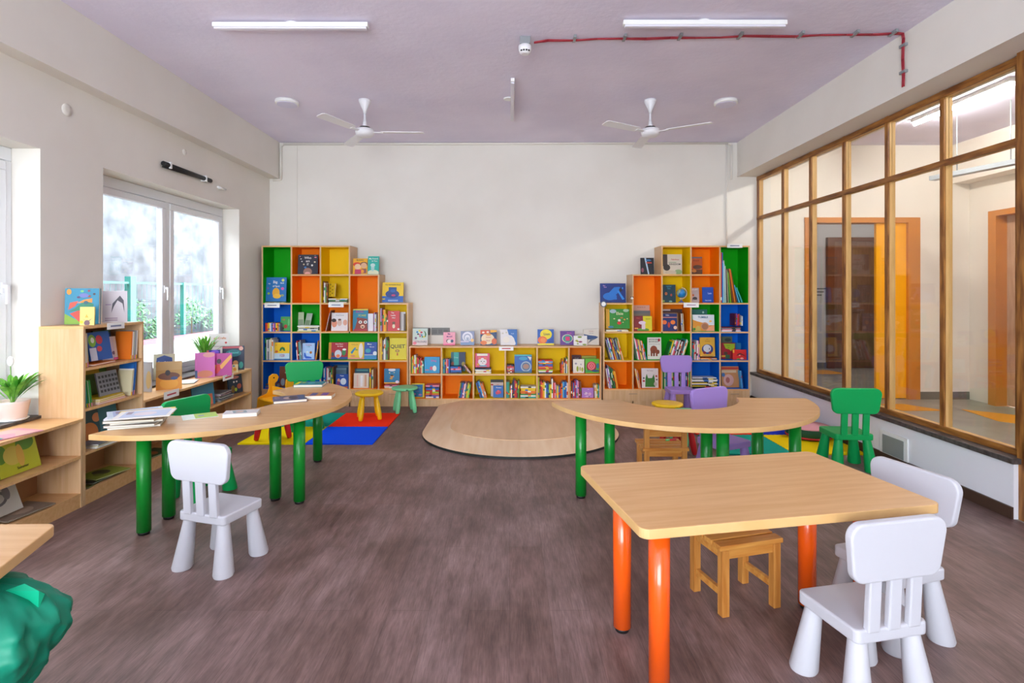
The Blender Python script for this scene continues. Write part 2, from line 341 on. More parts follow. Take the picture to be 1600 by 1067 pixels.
MB().box(-.03, .03, 0, 1.2, -.04, 0).build('batten', M['white'], o); MB().rod((0, .02, -.06), (0, 1.18, -.06), .018, n=12).build('tube', emit_mat((1, .96, .9, 1), 150), o)
o = thing('tube_light', 'unseen tube light added nearer the viewer to brighten the corridor', 'light', (4.58, 2.4, ZC))  # added lamp out of view, gives the corridor more light
MB().box(-.03, .03, 0, 1.2, -.04, 0).build('batten', M['white'], o); MB().rod((0, .02, -.06), (0, 1.18, -.06), .018, n=12).build('tube', emit_mat((1, .96, .9, 1), 150), o)
o = thing('tube_light', 'unseen tube light added to brighten the room beyond the corridor', 'light', (6.2, 8.0, ZC))  # added lamp hidden by the end wall, lights the far room
MB().box(-.03, .03, 0, 1.2, -.04, 0).build('batten', M['white'], o); MB().rod((0, .02, -.06), (0, 1.18, -.06), .018, n=12).build('tube', emit_mat((1, .95, .9, 1), 90), o)
o = thing('cable_tray', 'grey cable tray hung from rods below the corridor ceiling', 'tray', (4.86, 6.19, 2.72))
MB().box(0, .1, -2.8, 0, 0, .05, T=Matrix.Rotation(R(15), 4, 'Z')).build('tray', M['steel'], o)
for k in (.25, .75, 1.6): MB().rod((.05+k*math.sin(R(15)), -k, .05), (.05+k*math.sin(R(15)), -k, ZC-2.72), .005, n=8).build('hanging_rod', M['steel'], o)

# ---- ceiling fixtures
def batten(x, y, ln, rz, lab, cap=True):
    o = thing('batten_light', lab, 'light', (x, y, ZC), rz)
    MB().box(-ln/2, ln/2, -.018, .018, -.045, -.012).build('housing', M['white'], o, .003)
    MB().box(-ln/2+.01, ln/2-.01, -.016, .016, -.06, -.045).build('diffuser', mat('e4e2ee', .3), o, .004)
    MB().lathe([(.045, -.012), (.05, -.008), (.05, 0)], 24).build('junction_cap', M['white'], o).location.y = .04
batten(-1.58, 3.86, 1.12, 0, 'white unlit batten light on the ceiling at upper left')
batten(1.4, 3.83, 1.17, 0, 'white unlit batten light on the ceiling at upper right')
batten(.03, 5.4, 1.1, PI/2, 'white unlit batten light between the two ceiling fans')
for x, lb in ((-2.28, 'round white ceiling light left of the left fan'), (2.22, 'round white ceiling light right of the right fan')):
    o = thing('ceiling_light', lb, 'light', (x, 5.48, ZC))
    MB().lathe([(.105, -.035), (.115, -.028), (.115, 0)], 32).build('housing', M['white'], o)
    MB().lathe([(.1, -.04), (.1, -.035)], 32).build('diffuser', mat('dcd8f4', .3), o)
def fan(x, y, a0, lab):
    o = thing('ceiling_fan', lab, 'fan', (x, y, ZC), 0, None)
    MB().lathe([(.012, -.14), (.022, -.10), (.06, -.02), (.062, 0)], 28).build('canopy', M['plastic'], o)
    MB().rod((0, 0, -.27), (0, 0, -.13), .012).build('down_rod', M['plastic'], o)
    MB().lathe([(.03, -.29), (.022, -.25), (.014, -.2)], 24).build('coupling', M['plastic'], o)
    MB().lathe([(.055, -.295), (.06, -.285), (.05, -.275)], 28).build('motor_band', M['black'], o)
    MB().lathe([(.02, -.375), (.07, -.37), (.09, -.35), (.095, -.325), (.09, -.3), (.05, -.288)], 32).build('motor', M['plastic'], o)
    for k in range(3):
        T = Matrix.Rotation(a0+k*2*PI/3, 4, 'Z') @ Matrix.Translation((0, 0, -.325)) @ Matrix.Rotation(R(9), 4, 'X')
        pl = rpoly([(.16, -.045), (.6, -.055), (.6, .055), (.16, .045)], .03, 4)
        b = MB().prism(pl, -.003, .003, T=T); b.box(.07, .19, -.018, .018, -.008, -.002, T=T)
        b.build('blade', M['plastic'], o)
fan(-1.475, 5.45, R(3), 'white three-blade ceiling fan on the left'); fan(1.436, 5.45, R(90), 'white three-blade ceiling fan on the right')
o = thing('smoke_detector', 'white smoke detector hanging from a metal box on the ceiling', 'detector', (.12, 4.12, ZC))
MB().box(-.04, .04, -.04, .04, -.055, 0).build('metal_box', M['steel'], o, .003)
MB().lathe([(.025, -.125), (.042, -.115), (.05, -.09), (.05, -.06), (.03, -.055)], 28).build('sensor_head', M['plastic'], o)
for k in range(4):
    a = -PI/2+(k-1.5)*.45; MB().box(-.007, .007, -.003, .003, -.113, -.103, T=Matrix.Rotation(a+PI/2, 4, 'Z') @ Matrix.Translation((0, -.046, 0))).build('vent_slot', M['black'], o)
o = thing('red_cable', 'red cable pair clipped across the ceiling and down the right beam', 'cable', (1.5, 4.07, ZC))
cm = mat('a82c3c', .45)
for dy in (0, .016):
    pts = [(-1.33+.02, .05+dy, -.03)]
    for k in range(15):
        t = k/14; pts.append((-1.2+t*2.62, .05-.1*t+dy+.006*math.sin(k*1.3+dy*90), -.012-.004*math.sin(k*2.1)))
    pts += [(1.46, -.055+dy, -.012), (1.466, -.055+dy, -.05), (1.464, -.05+dy, -.2), (1.464, -.058+dy, -.33), (1.466, -.052+dy, -.41)]
    MB().path(pts, .0055).build('cable', cm, o)
for x in (-1.0, -.62, -.2, .25, .7, 1.1, 1.38): MB().box(x-.01, x+.01, -.005-.1*(x+1.2)/2.62+.0, .085-.1*(x+1.2)/2.62, -.022, -.001).build('clip', M['steel'], o)
for z in (-.1, -.3): MB().box(1.455, 1.48, -.075, -.015, z-.01, z+.01).build('clip', M['steel'], o)
# wall bits
o = thing('wall_bracket', 'black foam-wrapped pipe stub on left wall above farther window', 'bracket', (XL, 5.18, 2.585))
MB().rod((.03, -.38, 0), (.03, .38, 0), .022, n=12).build('wrapped_pipe', M['black'], o); MB().rod((.028, -.38, -.03), (.028, .3, -.008), .01, n=8).build('cable_end', M['black'], o)
for y in (-.3, .27): MB().box(0, .055, y-.01, y+.01, -.03, .03).build('clamp', M['white'], o)
tag(MB().rod((XL, 5.76, 2.55), (XL+.03, 5.8, 2.55), .012).rod((XL+.03, 5.7, 2.55), (XL+.03, 5.86, 2.55), .01).build('pipe_stub', M['white']), 'short white pipe stub beside the black pipe above the window', 'pipe')
def disc_plate(y, z, r, lab): tag(MB().lathe([(r, 0), (r*.95, .006), (r*.3, .008)], 28, T=Matrix.Translation((XL, y, z)) @ Matrix.Rotation(PI/2, 4, 'Y')).build('junction_plate', M['wall']), lab, 'plate')
disc_plate(3.79, 2.72, .045, 'round painted junction plate high on left wall above nearer window')
disc_plate(5.16, 2.78, .03, 'small round painted plate above the black pipe on left wall')
for x0, lb in ((-1.275, 'grey wall socket plate half hidden behind the first book'), (-1.02, 'grey wall socket plate behind the pink book')):
    o = thing('socket_plate', lb, 'socket', (x0, YB, .865))
    MB().box(0, .24, -.012, 0, 0, .095).build('plate', mat('6e6c6a', .4), o, .003)
    for k in range(3): MB().box(.02+k*.07, .075+k*.07, -.016, -.012, .02, .075).build('module', mat('5c5a58', .4), o)
o = thing('floor_box', 'white framed grey recess plate low on the white wall', 'plate', (3.17, 4.4, .05))
MB().box(-.012, 0, -.16, .16, 0, .21).build('surround', M['white'], o, .004); MB().box(-.016, -.012, -.12, .12, .03, .18).build('cover', mat('8e9694', .5), o)

# ------------------------------------------------------------------ furniture
GREEN, LEGG, WHITE, PURPLE, YEL, MINT, RED, ORL = (mat('04a454', .42, spec=.35), mat('088428', .3, coat=.2, spec=.35), mat('cacad2', .42), mat('a486d2', .42), mat('f6c808', .35), mat('78d69a', .35), mat('c41a1e', .35), mat('f05a0c', .22, coat=.4))
def onmat(x, y): return .0125 if (-2.6 < x < -1.25 and 4.95 < y < 6.3) else 0
def kid_chair(x, y, rot, m, lab, grp=None):
    o = thing('child_chair', lab, 'chair', (x, y, onmat(x, y)), R(rot), grp)
    pl = rpoly([(-.146, -.134), (.146, -.134), (.152, .134), (-.152, .134)], .022)
    MB().prism(pl, .252, .3).build('seat', m, o, .008, 3)
    T = Matrix.Translation((0, -.128, .30)) @ Matrix.Rotation(R(3), 4, 'X')
    bp = rpoly([(-.172, .165), (.172, .165), (.2, .37), (-.2, .37)], [.045, .045, .05, .05], 8)
    nb = 10
    # gently curved back panel
    q = MB(); q.prism(bp, -.016, .016, T=T @ XZ); q.build('backrest', m, o, .008, 3)
    for k in (-1, 0, 1):
        MB().box(-.024+k*.083, .024+k*.083, -.012, .012, -.01, .175, T=T).build('slat', m, o, .005, 2)
    for sx in (-1, 1):
        for sy in (-1, 1):
            p1 = Vector((sx*.108, sy*.096, .254)); p0 = Vector((sx*.133, sy*.122, 0))
            A = MB(); n = 24; v = []
            for rr, p in ((.046, p0), (.050, p0.lerp(p1, .04)), (.029, p1)):
                for i in range(n): a = 2*PI*i/n; v.append((p.x+rr*math.cos(a), p.y+rr*math.sin(a), p.z))
            f = [(k*n+i, k*n+(i+1) % n, (k+1)*n+(i+1) % n, (k+1)*n+i) for k in range(2) for i in range(n)]
            A.add(v, f, 0, True); A.add(v[:n], [list(range(n))[::-1]]); A.add(v[2*n:], [list(range(n))])
            A.build('leg', m, o)
    return o
kid_chair(-1.534, 2.848, -16.5, WHITE, 'white plastic child chair alone in front of the left curved table')
kid_chair(1.271, 1.937, 11.8, WHITE, 'white plastic child chair nearest the viewer at the orange-legged table')
kid_chair(1.62, 2.289, 106, WHITE, 'white plastic child chair at the right end of the orange-legged table')
kid_chair(2.75, 4.37, -4, GREEN, 'green plastic child chair by the white wall, right of curved table')
kid_chair(-2.19, 3.80, -110, GREEN, 'green plastic child chair inside the left curved table by the window shelf')
kid_chair(-2.14, 5.6, -156, GREEN, 'green plastic child chair behind the far end of left curved table')
kid_chair(2.0, 6.27, 180, PURPLE, 'purple plastic child chair standing against the right tall bookcase')
kid_chair(1.65, 4.12, -154.5, PURPLE, 'purple plastic child chair pushed inside the right curved table')
def stool(x, y, m, lab, rot=20):
    o = thing('child_stool', lab, 'stool', (x, y, onmat(x, y)), R(rot))
    MB().lathe([(.06, .268), (.135, .268), (.152, .275), (.157, .287), (.152, .297), (.135, .302), (.05, .296), (.01, .295)], 40).build('seat', m, o)
    for k in range(4):
        a = PI/4+k*PI/2; p1 = Vector((math.cos(a)*.098, math.sin(a)*.098, .272)); p0 = Vector((math.cos(a)*.148, math.sin(a)*.148, .004)); d = p1-p0
        T = Matrix.Translation(p0) @ d.to_track_quat('Z', 'Y').to_matrix().to_4x4(); L = d.length
        MB().lathe([(.012, 0), (.021, .006), (.026, .04), (.028, .09), (.026, .15), (.021, .21), (.017, L)], 18, T=T).build('leg', m, o)
    tag_ = MB().box(-.012, .012, -.16, -.15, .283, .291).build('maker_mark', mat('2c4a2c', .5), o) if m is MINT else None
    return o
stool(-1.566, 5.97, YEL, 'yellow plastic stool on the red mat tile')
stool(-1.245, 6.36, MINT, 'mint green plastic stool beside the low bookcase')
stool(-2.27, 5.13, RED, 'red plastic stool on the left mat under the curved table', 65)
stool(1.61, 5.45, YEL, 'yellow plastic stool beyond the right curved table')
stool(1.69, 5.06, MINT, 'mint green plastic stool just beyond right curved table beside the yellow one')
stool(1.49, 4.74, RED, 'red plastic stool under the right curved table')

def arc_table(cx, cy, Ro, Ri, a0, a1, legs, lab):
    o = thing('curved_table', lab, 'table', (cx, cy, 0)); zt = .61
    n = 72; out = [(Ro*math.cos(R(a0+(a1-a0)*k/n)), Ro*math.sin(R(a0+(a1-a0)*k/n))) for k in range(n+1)]
    e0, e1 = a0+3, a1-3
    inn = [(Ri*math.cos(R(e1+(e0-e1)*k/n)), Ri*math.sin(R(e1+(e0-e1)*k/n))) for k in range(n+1)]
    m = MB().prism(out+inn, zt-.032, zt)
    for i in range(2, len(m.f)): m.m[i] = 1
    m.m[0] = 0; m.build('table_top', [M['beech'], M['edge']], o, .003)
    for r, a in legs:
        x, y = r*math.cos(R(a)), r*math.sin(R(a))
        l = MB().lathe([(.038, .018), (.038, zt-.033)], 28, T=Matrix.Translation((x, y, 0))).build('leg', LEGG, o)
        MB().lathe([(.03, 0), (.033, .018)], 20, T=Matrix.Translation((x, y, 0))).build('foot', M['black'], l)
    return o
arc_table(1.29, 4.21, 1.0, .475, 193, 355, [(.93, 211.6), (.68, 213), (.68, 271), (.9, 272), (.66, 311), (.88, 316)], 'curved beech table with green legs on the right')
arc_table(-2.2, 4.02, .975, .48, -103, 64, [(.86, -87.5), (.64, -86), (.68, -30), (.87, -27), (.58, 33), (.76, 40)], 'curved beech table with green legs and magazines on the left')
# rectangular table
def rect_table(cx, cy, rot, poly, zt, legs, lab, rc=.035):
    o = thing('rectangular_table', lab, 'table', (cx, cy, 0), R(rot))
    m = MB().prism(rpoly(poly, rc, 6), zt-.034, zt)
    for i in range(2, len(m.f)): m.m[i] = 1
    m.build('table_top', [M['beech'], M['edge']], o, .003)
    for x, y in legs:
        l = MB().lathe([(.038, .02), (.038, zt-.035)], 32, T=Matrix.Translation((x, y, 0))).build('leg', ORL, o)
        MB().lathe([(.028, 0), (.033, .02)], 20, T=Matrix.Translation((x, y, 0))).build('foot', M['black'], l)
    return o
k_ = .78; A_ = Vector((.402*k_, 3.08*k_)); dx_ = Vector((1.493, .283)).normalized(); dy_ = Vector((.179, -.984))
ctr = A_+dx_*(1.515*k_/2)+dy_*(.855*k_/2)
hw, hd = 1.515*k_/2, .855*k_/2
rect_table(ctr.x, ctr.y, 10.6, [(-hw, -hd), (hw, -hd), (hw, hd), (-hw, hd)], .65, [((Matrix.Rotation(-R(10.6), 2) @ (Vector(p)-ctr)).to_tuple()) for p in ((.4766, 2.261), (1.348, 2.42), (.538, 1.92), (1.436, 2.165))], 'rectangular beech table with orange tubular legs at lower right')
o = rect_table(-1.524, 1.80, 0, [(-1.0, -.02), (-.8, -.66), (.19, -.66), (0, 0)], .65, [(-.85, -.12), (-.48, -.1), (-.7, -.55), (.05, -.55)], 'beech table corner at the left edge above the green bag')

def wood_chair(x, y, rot, lab):
    o = thing('wooden_chair', lab, 'chair', (x, y, 0), R(rot)); P = M['pine']; V = M['pinev']; w, d, z = .135, .105, .315
    for k in range(4): MB().box(-.165, .165, -.13+k*.067, -.076+k*.067, z-.022, z).build('seat_slat', P, o, .003)
    for sx in (-1, 1):
        for sy in (-1, 1):
            top = .52 if sy < 0 else z-.023
            MB().box(sx*w-.018, sx*w+.018, sy*d-.018, sy*d+.018, 0, top).build('leg', V, o, .002)
        MB().box(sx*w-.01, sx*w+.01, -d+.018, d-.018, .08, .11).build('stretcher', P, o, .002)
        MB().box(sx*w-.011, sx*w+.011, -d+.018, d-.018, z-.065, z-.024).build('apron', P, o, .002)
    for sy in (-1, 1): MB().box(-w+.018, w-.018, sy*d-.01, sy*d+.01, z-.065, z-.024).build('apron', P, o, .002)
    for z0 in (.392, .468): MB().box(-w+.018, w-.018, -d-.009, -d+.009, z0, z0+.05).build('back_rail', P, o, .003)
    return o
wood_chair(1.118, 3.94, 0, 'slatted wooden child chair tucked under the right curved table')
wood_chair(1.05, 2.50, 195, 'slatted wooden child chair tucked under the orange-legged table')
o = thing('marker_pen', 'green and red marker pen lying on the wooden chair seat', 'pen', (1.17, 4.0, .322), R(5))
MB().rod((0, 0, 0), (.03, 0, 0), .006).build('cap', mat('60d080', .4), o); MB().rod((.03, 0, 0), (.08, 0, 0), .006).build('barrel', mat('c03040', .4), o)

# stage
st = thing('low_stage', 'low plywood stage with sloping rim before the low bookcase', 'stage', (.11, 5.43, 0))
def dpoly(a, b, yb, n=40):
    p = [(a, yb), (-a, yb)]
    for k in range(n+1): t = PI+PI*k/n; p.append((a*math.cos(t), b*math.sin(t)))
    return p
po, pi_ = dpoly(.985, .87, 1.235), dpoly(.705, .555, 1.235)
n = len(po); r_ = MB()
v = [(x, y, .022) for x, y in po]+[(x, y, .074) for x, y in pi_]
f = [(i, (i+1) % n, n+(i+1) % n, n+i) for i in range(n)]
r_.add(v, f, 0, False); r_.add([(x, y, .0) for x, y in po]+[(x, y, .022) for x, y in po], f[:0], 0)
r_.build('sloping_rim', M['ply'], st)
MB().prism(po, 0, .022).build('rubber_edge', mat('1c2422', .6), st)
MB().prism(pi_, .07, .078).build('top_deck', noisy('e2bc92', 'ecc8a2', 2.0, .5, stretch=(6, 1, 1), detail=7), st)

# jigsaw mats
def mat_tile(x0, y0, s, c, lab, jag):
    pts = []
    def edge(a, b, teeth):
        a, b = Vector(a), Vector(b); d = b-a; nrm = Vector((d.y, -d.x)).normalized()
        if not teeth: pts.append(tuple(a)); return
        N = 14
        for k in range(N): pts.append(tuple(a+d*(k/N))); pts.append(tuple(a+d*((k+.5)/N)+nrm*teeth))
    e = [(x0, y0), (x0+s, y0), (x0+s, y0+s), (x0, y0+s)]
    for i in range(4): edge(e[i], e[(i+1) % 4], jag[i])
    return tag(MB().prism(pts, 0, .012).build('foam_mat_tile', noisy(c, c, 40, .8, bump=.3, bscale=160, spec=.1)), lab, 'mat')
s = .632
for nm, X0, Y0, arr in (('left', -2.545, 5.0, (('f0d800', 0, 0, 'yellow'), ('0a50f0', 1, 0, 'blue'), ('16a08c', 0, 1, 'teal'), ('ff3418', 1, 1, 'red'))),
                        ('right', 1.87, 4.68, (('16a08c', 0, 0, 'teal'), ('f0d000', 1, 0, 'yellow'), ('f03a22', 0, 1, 'red'), ('1a34b8', 1, 1, 'blue')))):
    for c, i, j, cn in arr:
        t = .012
        jag = (-t if j else 0, -t if i == 0 else 0, t*0 if j else -t, -t if i else 0)
        g = .0135
        mat_tile(X0+i*(s), Y0+j*(s), s-.0015, c, '%s interlocking foam mat tile, %s row of the %s mat' % (cn, 'far' if j else 'near', nm), (0, 0 if i else -.011, 0 if j else -.011, 0))
# watermelon cushion + grey cushion
o = thing('round_cushion', 'low round cushion with pink top and dark green side on right mat', 'cushion', (2.93, 5.24, .013))
MB().lathe([(.18, 0), (.2, .02), (.205, .05), (.2, .1)], 36).build('side', mat('14502e', .7), o); MB().lathe([(.2, .1), (.19, .112), (.02, .118)], 36).build('top', mat('f0a8b0', .7), o); MB().lathe([(.203, .012), (.207, .02), (.203, .03)], 36).build('piping', mat('c42c2c', .7), o)
tag(MB().ball((0, 0, .09), .13, .13, .09).build('grey_cushion', mat('6a7484', .8), loc=(2.98, 5.6, .013)), 'small grey cushion behind the pink topped cushion by white wall', 'cushion')
# yellow animal chair
o = thing('animal_chair', 'yellow wooden toddler chair with animal-head side panels by the bookcase', 'chair', (-2.70, 6.2, .0125), R(-38))
ym = mat('f0a810', .4)
sp = [(-.17, 0), (-.10, 0), (-.06, .1), (.08, .1), (.11, 0), (.17, 0), (.16, .2), (.10, .30), (.09, .38), (.13, .42), (.15, .47), (.12, .51), (.06, .52), (.01, .49), (0, .42), (.01, .33), (-.02, .26), (-.15, .22)]
for sx in (-1, 1):
    q = MB().prism(rpoly(sp, .012, 3), -.009, .009, T=Matrix.Translation((sx*.19, 0, 0)) @ Matrix.Scale(.85, 4) @ Matrix.Rotation(PI/2, 4, 'Z') @ XZ).build('side_panel', ym, o, .003)
    MB().rod((sx*.19-.0085, .064, .395), (sx*.19+.0085, .064, .395), .0095, n=14).build('eye', M['black'], q)
MB().box(-.18, .18, -.11, .1, .16, .178).build('seat', ym, o, .003); MB().box(-.18, .18, .04, .055, .21, .3).build('backrest', ym, o, .003)

# green cloth bag
from mathutils import noise
def bag_mesh():
    b = MB(); nu, nv = 120, 70; v = []
    prof = [(0, .13), (.06, .14), (.2, .13), (.27, .15), (.36, .205), (.42, .23), (.47, .215), (.52, .17), (.55, .12), (.57, .06)]
    for j in range(nv):
        z = .57*j/(nv-1); k = max(i for i in range(len(prof)) if prof[i][0] <= z+1e-9); k = min(k, len(prof)-2)
        t = (z-prof[k][0])/(prof[k+1][0]-prof[k][0]); r = prof[k][1]*(1-t)+prof[k+1][1]*t
        for i in range(nu):
            a = 2*PI*i/nu; c, s_ = math.cos(a), math.sin(a)
            p = Vector((c*1.6, s_*1.6, z*4.5)); q = 1-abs(noise.noise(p*1.1+Vector((3, 1, 0))))*2
            q2 = 1-abs(noise.noise(p*2.7+Vector((0, 5, 2))))*2; w_ = 1+.15*(q-.5)+.10*(q2-.5)+.04*noise.noise(p*6)+.05*math.sin(6*a+9*z)*(z/.57)
            v.append((r*w_*c, r*w_*s_*.8, z+.012*noise.noise(p*2)))
    f = [(j*nu+i, j*nu+(i+1) % nu, (j+1)*nu+(i+1) % nu, (j+1)*nu+i) for j in range(nv-1) for i in range(nu)]
    b.add(v, f, 0, True); b.add(v[-nu:], [list(range(nu))]); b.add(v[:nu], [list(range(nu))[::-1]]); return b
o = thing('cloth_bag', 'crumpled green cloth bag at the lower left corner under the table', 'bag', (-1.565, 1.55, 0.008))
bag_mesh().build('bag_body', noisy('047a60', '088a6c', 5, .5, spec=.4), o)
MB().add([(0, 0, 0), (.1, .0, .0), (.09, .01, -.06), (.03, .01, -.04), (.04, .02, .01), (.1, .02, -.02)], [(0, 3, 2, 1), (0, 1, 4), (1, 5, 4), (1, 2, 5), (2, 3, 4, 5), (3, 0, 4)], T=Matrix.Translation((.10, .0, .555))).build('bag_flap', mat('10c090', .45), o)

# ------------------------------------------------------------------ bookcases
CELL = {'G': mat('08aa08', .55, spec=.2), 'B': mat('006ad4', .55, spec=.2), 'O': mat('ff8a00', .55, spec=.2), 'Y': mat('fad000', .55, spec=.2)}
YF, YK = 6.67, 6.985; BT = .018
def cells(spec): return [(c if len(c) == 5 else (c[0], c[1], c[0], c[1], c[2])) for c in spec]
def bookcase(name, lab, x0, zlv, pitch, ncol, spec, drawers):
    o = thing(name, lab, 'bookcase', (x0, YF, 0)); nrow = len(zlv)-1      # zlv from top to bottom, board centres
    idg = {}
    for k, (c0, r0, c1, r1, col) in enumerate(cells(spec)):
        for c in range(c0, c1+1):
            for r in range(r0, r1+1): idg[(c, r)] = k
    dp = YK-YF
    for i in range(ncol+1):
        m = MB(); seg = False; r = 1; xx = i*pitch
        while r <= nrow:
            if idg.get((i, r), -1) != idg.get((i+1, r), -1):
                r2 = r
                while r2 < nrow and idg.get((i, r2+1), -1) != idg.get((i+1, r2+1), -1): r2 += 1
                m.box(xx-BT/2, xx+BT/2, 0, dp, zlv[r2]+(BT/2 if r2 < nrow else -BT/2), zlv[r-1]+BT/2); seg = True; r = r2+1
            else: r += 1
        m.box(xx-BT/2, xx+BT/2, 0.004, dp, 0, zlv[-1]-BT/2)
        if seg: m.build('upright_panel', M['beechv'], o)
    for j in range(nrow+1):
        m = MB(); seg = False
        for c in range(1, ncol+1):
            if idg.get((c, j), -1) != idg.get((c, j+1), -1):
                m.box((c-1)*pitch+BT/2, c*pitch-BT/2, .0005, dp, zlv[j]-BT/2, zlv[j]+BT/2); seg = True
        if seg: m.build('shelf_board', M['beech'], o)
    for (c0, r0, c1, r1, col) in cells(spec):
        xa, xb = (c0-1)*pitch+BT/2, c1*pitch-BT/2; za, zb = zlv[r1]+BT/2, zlv[r0-1]-BT/2; t = .002; y0 = .004
        m = MB().box(xa, xb, dp-.006, dp, za, zb).box(xa, xa+t, y0, dp-.006, za, zb).box(xb-t, xb, y0, dp-.006, za, zb).box(xa+t, xb-t, y0, dp-.006, za, za+t).box(xa+t, xb-t, y0, dp-.006, zb-t, zb)
        m.build('compartment_lining', CELL[col], o)
    zz = zlv[-1]-BT/2
    if drawers:
        for a, b in drawers:
            q = MB().box(a*pitch+BT/2+.001, b*pitch-BT/2-.001, -.006, .012, .07, zz).build('drawer', M['beechv'], o)
            cxx = (a+b)/2*pitch; MB().box(cxx-.05, cxx+.05, -.016, -.006, zz-.045, zz-.035).build('handle', mat('b89878', .4), q)
        MB().box(BT/2, ncol*pitch-BT/2, .004, .02, 0, .068).build('plinth', M['beechv'], o)
    else: MB().box(BT/2, ncol*pitch-BT/2, .0, .018, 0, zz).build('plinth', M['beechv'], o)
    return o
ZT = [1.998, 1.64, 1.282, .924, .566, .208]; PT = .3627
XLs, XRs = -3.085, 1.178
bookcase('stepped_bookcase', 'tall stepped bookcase with coloured compartments on the left of back wall', XLs, ZT, PT, 5,
    [(1,1,1,2,'G'),(1,3,'B'),(1,4,'B'),(1,5,'B'),(2,1,'O'),(2,2,'O'),(2,3,'G'),(2,4,'B'),(2,5,'B'),(3,1,'Y'),(3,2,'Y'),(3,3,'O'),(3,4,4,4,'G'),(3,5,'B'),(4,2,4,3,'O'),(4,5,'O'),(5,3,'Y'),(5,4,'Y'),(5,5,'O')], [(0,2),(2,4),(4,5)])
bookcase('stepped_bookcase', 'tall stepped bookcase with coloured compartments on the right of back wall', XRs, ZT, PT, 5,
    [(1,3,'Y'),(1,4,'Y'),(1,5,'O'),(2,2,2,3,'O'),(2,4,3,4,'G'),(2,5,'O'),(3,1,'Y'),(3,2,'Y'),(3,3,'O'),(3,5,'G'),(4,1,'O'),(4,2,'O'),(4,3,'G'),(4,4,'B'),(4,5,'B'),(5,1,5,2,'G'),(5,3,'B'),(5,4,'B'),(5,5,'B')], [(0,2),(2,4),(4,5)])
ZL = [.742, .396, .088]; PLo = .401
bookcase('low_bookcase', 'low six-column bookcase between the two stepped bookcases', -1.245, ZL, PLo-.0035, 6,
    [(1,1,'O'),(2,1,'Y'),(3,1,'Y'),(4,1,'Y'),(5,1,'Y'),(6,1,'O'),(1,2,'O'),(2,2,'O'),(3,2,'Y'),(4,2,'Y'),(5,2,'O'),(6,2,'O')], None)
def wcase(name, lab, y0, y1, zt, boards, divs=()):
    o = thing(name, lab, 'bookcase', (XL, y0, 0)); L = y1-y0; dp = .3
    for y in (0, L-BT): MB().box(.001, dp, y, y+BT, 0, zt-BT).build('side_panel', M['beechv'], o)
    MB().box(.001, dp+.001, 0, L, zt-BT, zt).build('top_board', M['beech'], o)
    for z in boards: MB().box(.01, dp-.001, BT, L-BT, z-BT, z).build('shelf_board', M['beech'], o)
    MB().box(.001, .01, BT, L-BT, boards[-1]-.02, zt-BT).build('back_panel', mat('a87850', .6), o)
    MB().box(dp-.02, dp-.004, BT, L-BT, 0, boards[-1]-BT).build('plinth', M['beech'], o)
    for y in divs: MB().box(.01, dp-.002, y-BT/2, y+BT/2, boards[-1], zt-BT).build('divider', M['beechv'], o)
    return o
wcase('window_bookcase', 'tall open beech bookcase between the two left windows', 3.562, 4.148, 1.20, [.918, .645, .353, .097])
wcase('window_bookcase', 'low beech bookcase under the nearer window', 1.9, 3.558, .587, [.344, .095], (.8,))
wcase('window_bookcase', 'low beech bookcase under the farther window', 4.152, 5.89, .587, [.335, .095])

# ------------------------------------------------------------------ books
CN = {'k': ('black', '20201e'), 'w': ('white', 'ecebe6'), 'r': ('red', 'c82420'), 'o': ('orange', 'e87818'), 'y': ('yellow', 'ecc81c'), 'g': ('green', '2c8c3c'),
      'b': ('blue', '1c66b8'), 'n': ('navy', '1c2c5c'), 'p': ('purple', '7a4aa0'), 'i': ('pink', 'e888a0'), 't': ('teal', '2a9c9c'), 'e': ('grey', '8c8e92'),
      'c': ('cream', 'dccfa8'), 'l': ('lime', 'a8cc28'), 'm': ('maroon', '6c1828'), 'u': ('brown', '7a4a28'), 's': ('sky blue', '4cb0e0'), 'a': ('lilac', 'b49cd4')}
def C_(k): return mat(CN[k][1] if k in CN else k, .45)
ORD = ['first', 'second', 'third', 'fourth', 'fifth', 'sixth', 'seventh', 'eighth', 'ninth', 'tenth', 'eleventh', 'twelfth', 'thirteenth', 'fourteenth', 'fifteenth', 'sixteenth', 'seventeenth', 'eighteenth', 'nineteenth', 'twentieth', 'twenty-first', 'twenty-second', 'twenty-third', 'twenty-fourth']
def bk_mesh(m, w, h, t, sp=True):
    c = .0018
    m.box(-w/2, w/2, -t/2, -t/2+c, 0, h, 0).box(-w/2, w/2, t/2-c, t/2, 0, h, 0)
    if sp: m.box(-w/2, -w/2+c, -t/2+c, t/2-c, 0, h, 0)
    m.box(-w/2+c, w/2-.004, -t/2+c, t/2-c, .003, h-.003, 1)
    return m
def plain(w, h, t, k, loc, rot, lab, cat='book', band=None, name='book', grp=None):
    m = bk_mesh(MB(), w, h, t)
    ms = [C_(k), M['page']]
    if band:
        ms.append(C_(band[0])); z0, z1 = band[1:]
        m.box(-w/2-.0006, -w/2, -t/2+.0003, t/2-.0003, h*z0, h*z1, 2)
    o = m.build(name, ms, None); o.location = loc; o.rotation_euler = rot
    return tag(o, lab, cat, grp)
txt_cache = {}
